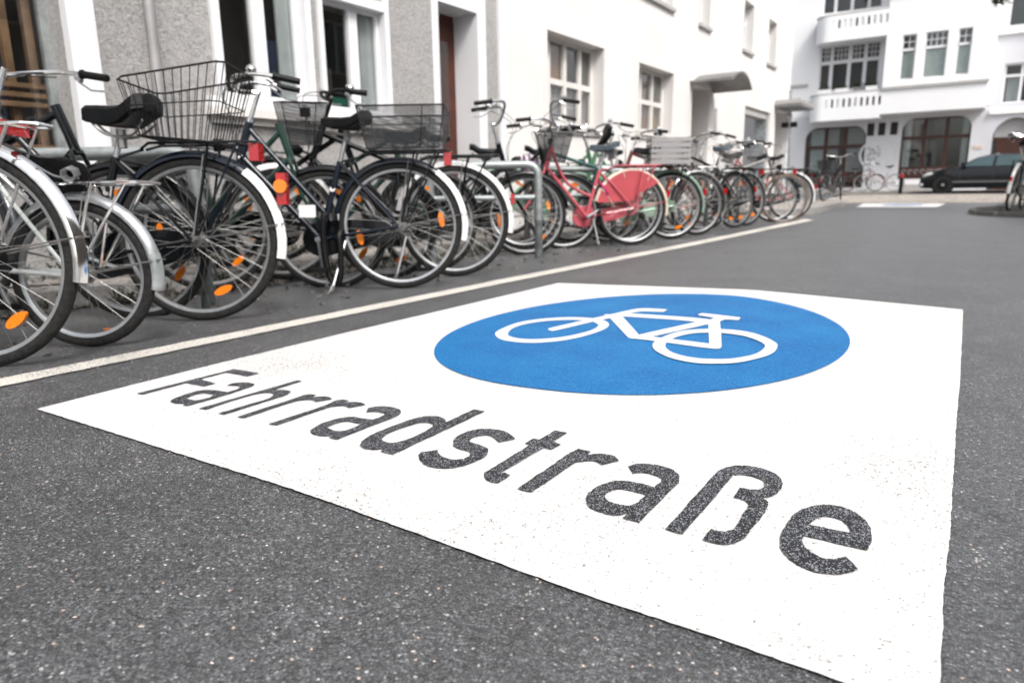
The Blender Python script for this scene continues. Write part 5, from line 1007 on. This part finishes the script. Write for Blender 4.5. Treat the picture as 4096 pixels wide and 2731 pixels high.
bicycle('m', (-2.72, 7.68), head=-128, frame='diamond', fcol='maroon', fend='chrome', rack='chrome', bars='flat', sz=.93, steer=10, refl=(285,), label='maroon bicycle with chrome rack, next past the grey crate', crank=60, chain=None, light='guard')
bicycle('n', (-4.0, 7.3, .02), head=36, frame='lowstep', fcol='black', fend='black', rack='black', bars='flat', sz=.9, steer=12, refl=(60,), label='black bicycle facing the road between the crate and the chrome rack', crank=160, chain='black', light=None, pitch=5)
bicycle('o', (-2.72, 9.1), head=-116, frame='diamond', fcol='black', fend='black', rack='black', basket='lowwire', bars='flat', sz=.98, smtl='saddle_blue', steer=-8, refl=(245, 290), frefl=(100,), label='black bicycle with low wire basket and greenish saddle, far part of the row', crank=30, chain=None, light='guard')
bicycle('p', (-2.72, 9.6), head=-118, frame='lowstep', fcol='steel_dull', fend='galv', rack='black', bars='dutch', sz=.9, steer=0, label='grey bicycle tight behind the one with the low wire basket', crank=250, light='round')
bicycle('q', (-4.0, 8.3, .02), head=35, frame='diamond', fcol='maroon', fend='black', rack='black', bars='flat', sz=.92, steer=0, label='dark red framed bicycle facing the road in the far part of the row', crank=250, light=None, chain=None, pitch=5)
bicycle('r', (-3.34, 9.9), head=36, frame='diamond', fcol='steel_dull', fend=None, rack='black', bars='flat', sz=.95, smtl='tan_tyre', steer=0, tyre='tan_tyre', refl=(), frefl=(), label='silver bicycle with tan tyres near the far end, front wheel to the road', crank=20, light=None, chain=None)
bicycle('s', (-2.50, 11.1), head=-146, frame='lowstep', fcol='redframe', fend='white_guard', rack='black', bars='dutch', sz=.9, steer=0, refl=(), label='last bicycle of the row, red with white mudguard', crank=20, light='guard')
bicycle('t', (-2.6, 10.55), head=-147, frame='diamond', fcol='black', fend='black', rack='black', bars='flat', sz=.9, steer=8, refl=(), label='black bicycle between the tan tyred and the last red one', crank=70, light='round', chain=None)
bicycle('u', (-3.45, 18.8, .1), head=80, frame='diamond', fcol='black', fend='black', bars='flat', sz=1.0, steer=20, label='black bicycle standing end on at the far pavement corner', crank=90, light='guard', refl=(), frefl=(), basket='mesh', group='bicycles standing near the corner house')
zf = .2
for i, (x, c, h, lb) in enumerate(((-7.4, 'black', 5, 'black bicycle leaning under the left brown window, nearest the street corner'), (-6.9, 'darkgreen', 175, 'dark green bicycle under the left brown window'), (-6.3, 'black', 8, 'black bicycle with white tyres under the middle of the left brown window'), (-5.6, 'black', 178, 'black bicycle at the right part of the left brown window'), (-5.2, 'black', 6, 'dark bicycle just left of the pale pink one'))):
    bicycle('far', (x, 33.1 - .12 * (i % 2), zf), head=h, frame='lowstep' if i % 2 else 'diamond', fcol=c, fend=c, bars='flat', sz=.92, label=lb, refl=(), frefl=(), light='round', group='bicycles standing near the corner house', stand=False)
bicycle('far', (-3.35, 32.7, zf), head=180, frame='lowstep', fcol='dustypink', fend=None, rack=None, bars='dutch', sz=.98, wb=1.2, tyre='steel_dull', label='pale pink bicycle in front of the oval relief of the corner house', refl=(), frefl=(), light=None, lamp=None, group='bicycles standing near the corner house', stand=False, chain=None)
bicycle('right', (.22, 13.35, .06), head=80, frame='diamond', fcol='darkgreen', fend='white_guard', rack='black', basket=None, bars='flat', sz=1.0, stemh=.2, label='dark green bicycle on the planted island at the right edge', refl=(), light='guard', group='bicycles on the planted island', lean=6, smtl='saddle')
bicycle('right', (.5, 13.2, .06), head=84, frame='lowstep', fcol='black', fend='black', rack='black', basket='lowwire', bars='flat', sz=.95, stemh=.2, label='black bicycle behind the dark green one on the planted island', refl=(), light='round', group='bicycles on the planted island', lean=-4)
bicycle('h3', (-4.12, 2.62, .02), head=37, frame='diamond', fcol='black', fend='black', rack='black', bars='flat', sz=.7, steer=-10, label='black bicycle, nose to the road, between the wire basket one and the dark blue one', crank=200, chain='black', light=None, pitch=5, handle=False, seat=False, lamp=None, refl=(20,), frefl=(140, 300))
# grey crate on the green bicycle
cr = empty('plastic_crate', (-2.79, 6.95, gnd(-2.79, 6.95) + .765), (0, 0, radians(-146)), 'grey slatted plastic crate on the rear rack of the green bicycle', 'crate')
crate_(cr, 0, .40, .30, .24).build('crate_shell', M['crate'], cr, smooth=False)
# white tag and lock on the dark blue bicycle
def from_bike(root, p):
    h = root.rotation_euler.z; return (root.location.x + p[0] * cos(h) - p[1] * sin(h), root.location.y + p[0] * sin(h) + p[1] * cos(h), root.location.z + p[2])
lk = MB(); lk.tube(spline([from_bike(dB, p) for p in ((.385, .07, .42), (.40, .085, .40), (.405, .09, .25), (.385, .10, .09), (.35, .10, .045), (.325, .10, .08), (.315, .09, .22), (.32, .08, .30), (.31, .05, .33))], 6), .018, 8)
o = lk.build('chain_lock', M['blackmatt']); tag(o, 'thick black chain lock hanging in a loop beside the crank of the dark blue bicycle', 'lock')
# graffiti sprayed on the white house behind the pink bicycle
g = MB(W); rn = random.Random(9)
for i in range(7): u = 7.05 + i * .085; g.tube(spline([(u + rn.uniform(-.05, .06), .78 + rn.uniform(-.12, .14), .004) for _ in range(5)], 4), .012, 4)
o = g.build('graffiti', M['purple_ink'], b2)
# plain dropped things on the road
cg = MB(); cg.tube([(-2.95, 1.35, .0 - .045), (-2.93, 1.375, -.045)], .004, 6); o = cg.build('cigarette_end', M['orange']); tag(o, 'orange cigarette end lying under the second bicycle', 'cigarette')
print('objects', len(bpy.data.objects), 'tris', sum(len(o.data.polygons) for o in bpy.data.objects if o.type == 'MESH'))

# extra lights and tags
mb = MB(); mb.box((-.395, -.022, .49), (-.355, .022, .62)); o = mb.build('mudguard_light', M['red'], cB, smooth=False)
mb = MB(); mb.tube([(-.375, .023, .565), (-.375, .036, .565)], .028, 14); mb.build('amber_reflector', M['orange'], o)
mb = MB(); mb.box((.44, .10, .40), (.53, .104, .465)); mb.build('paper_tag', M['white_guard'], dB, smooth=False)
mb = MB()
mb.tube([(.33, .018, .60), (.24, .032, .48)], .016, 8); mb.build('frame_lock', M['magenta'], gB)
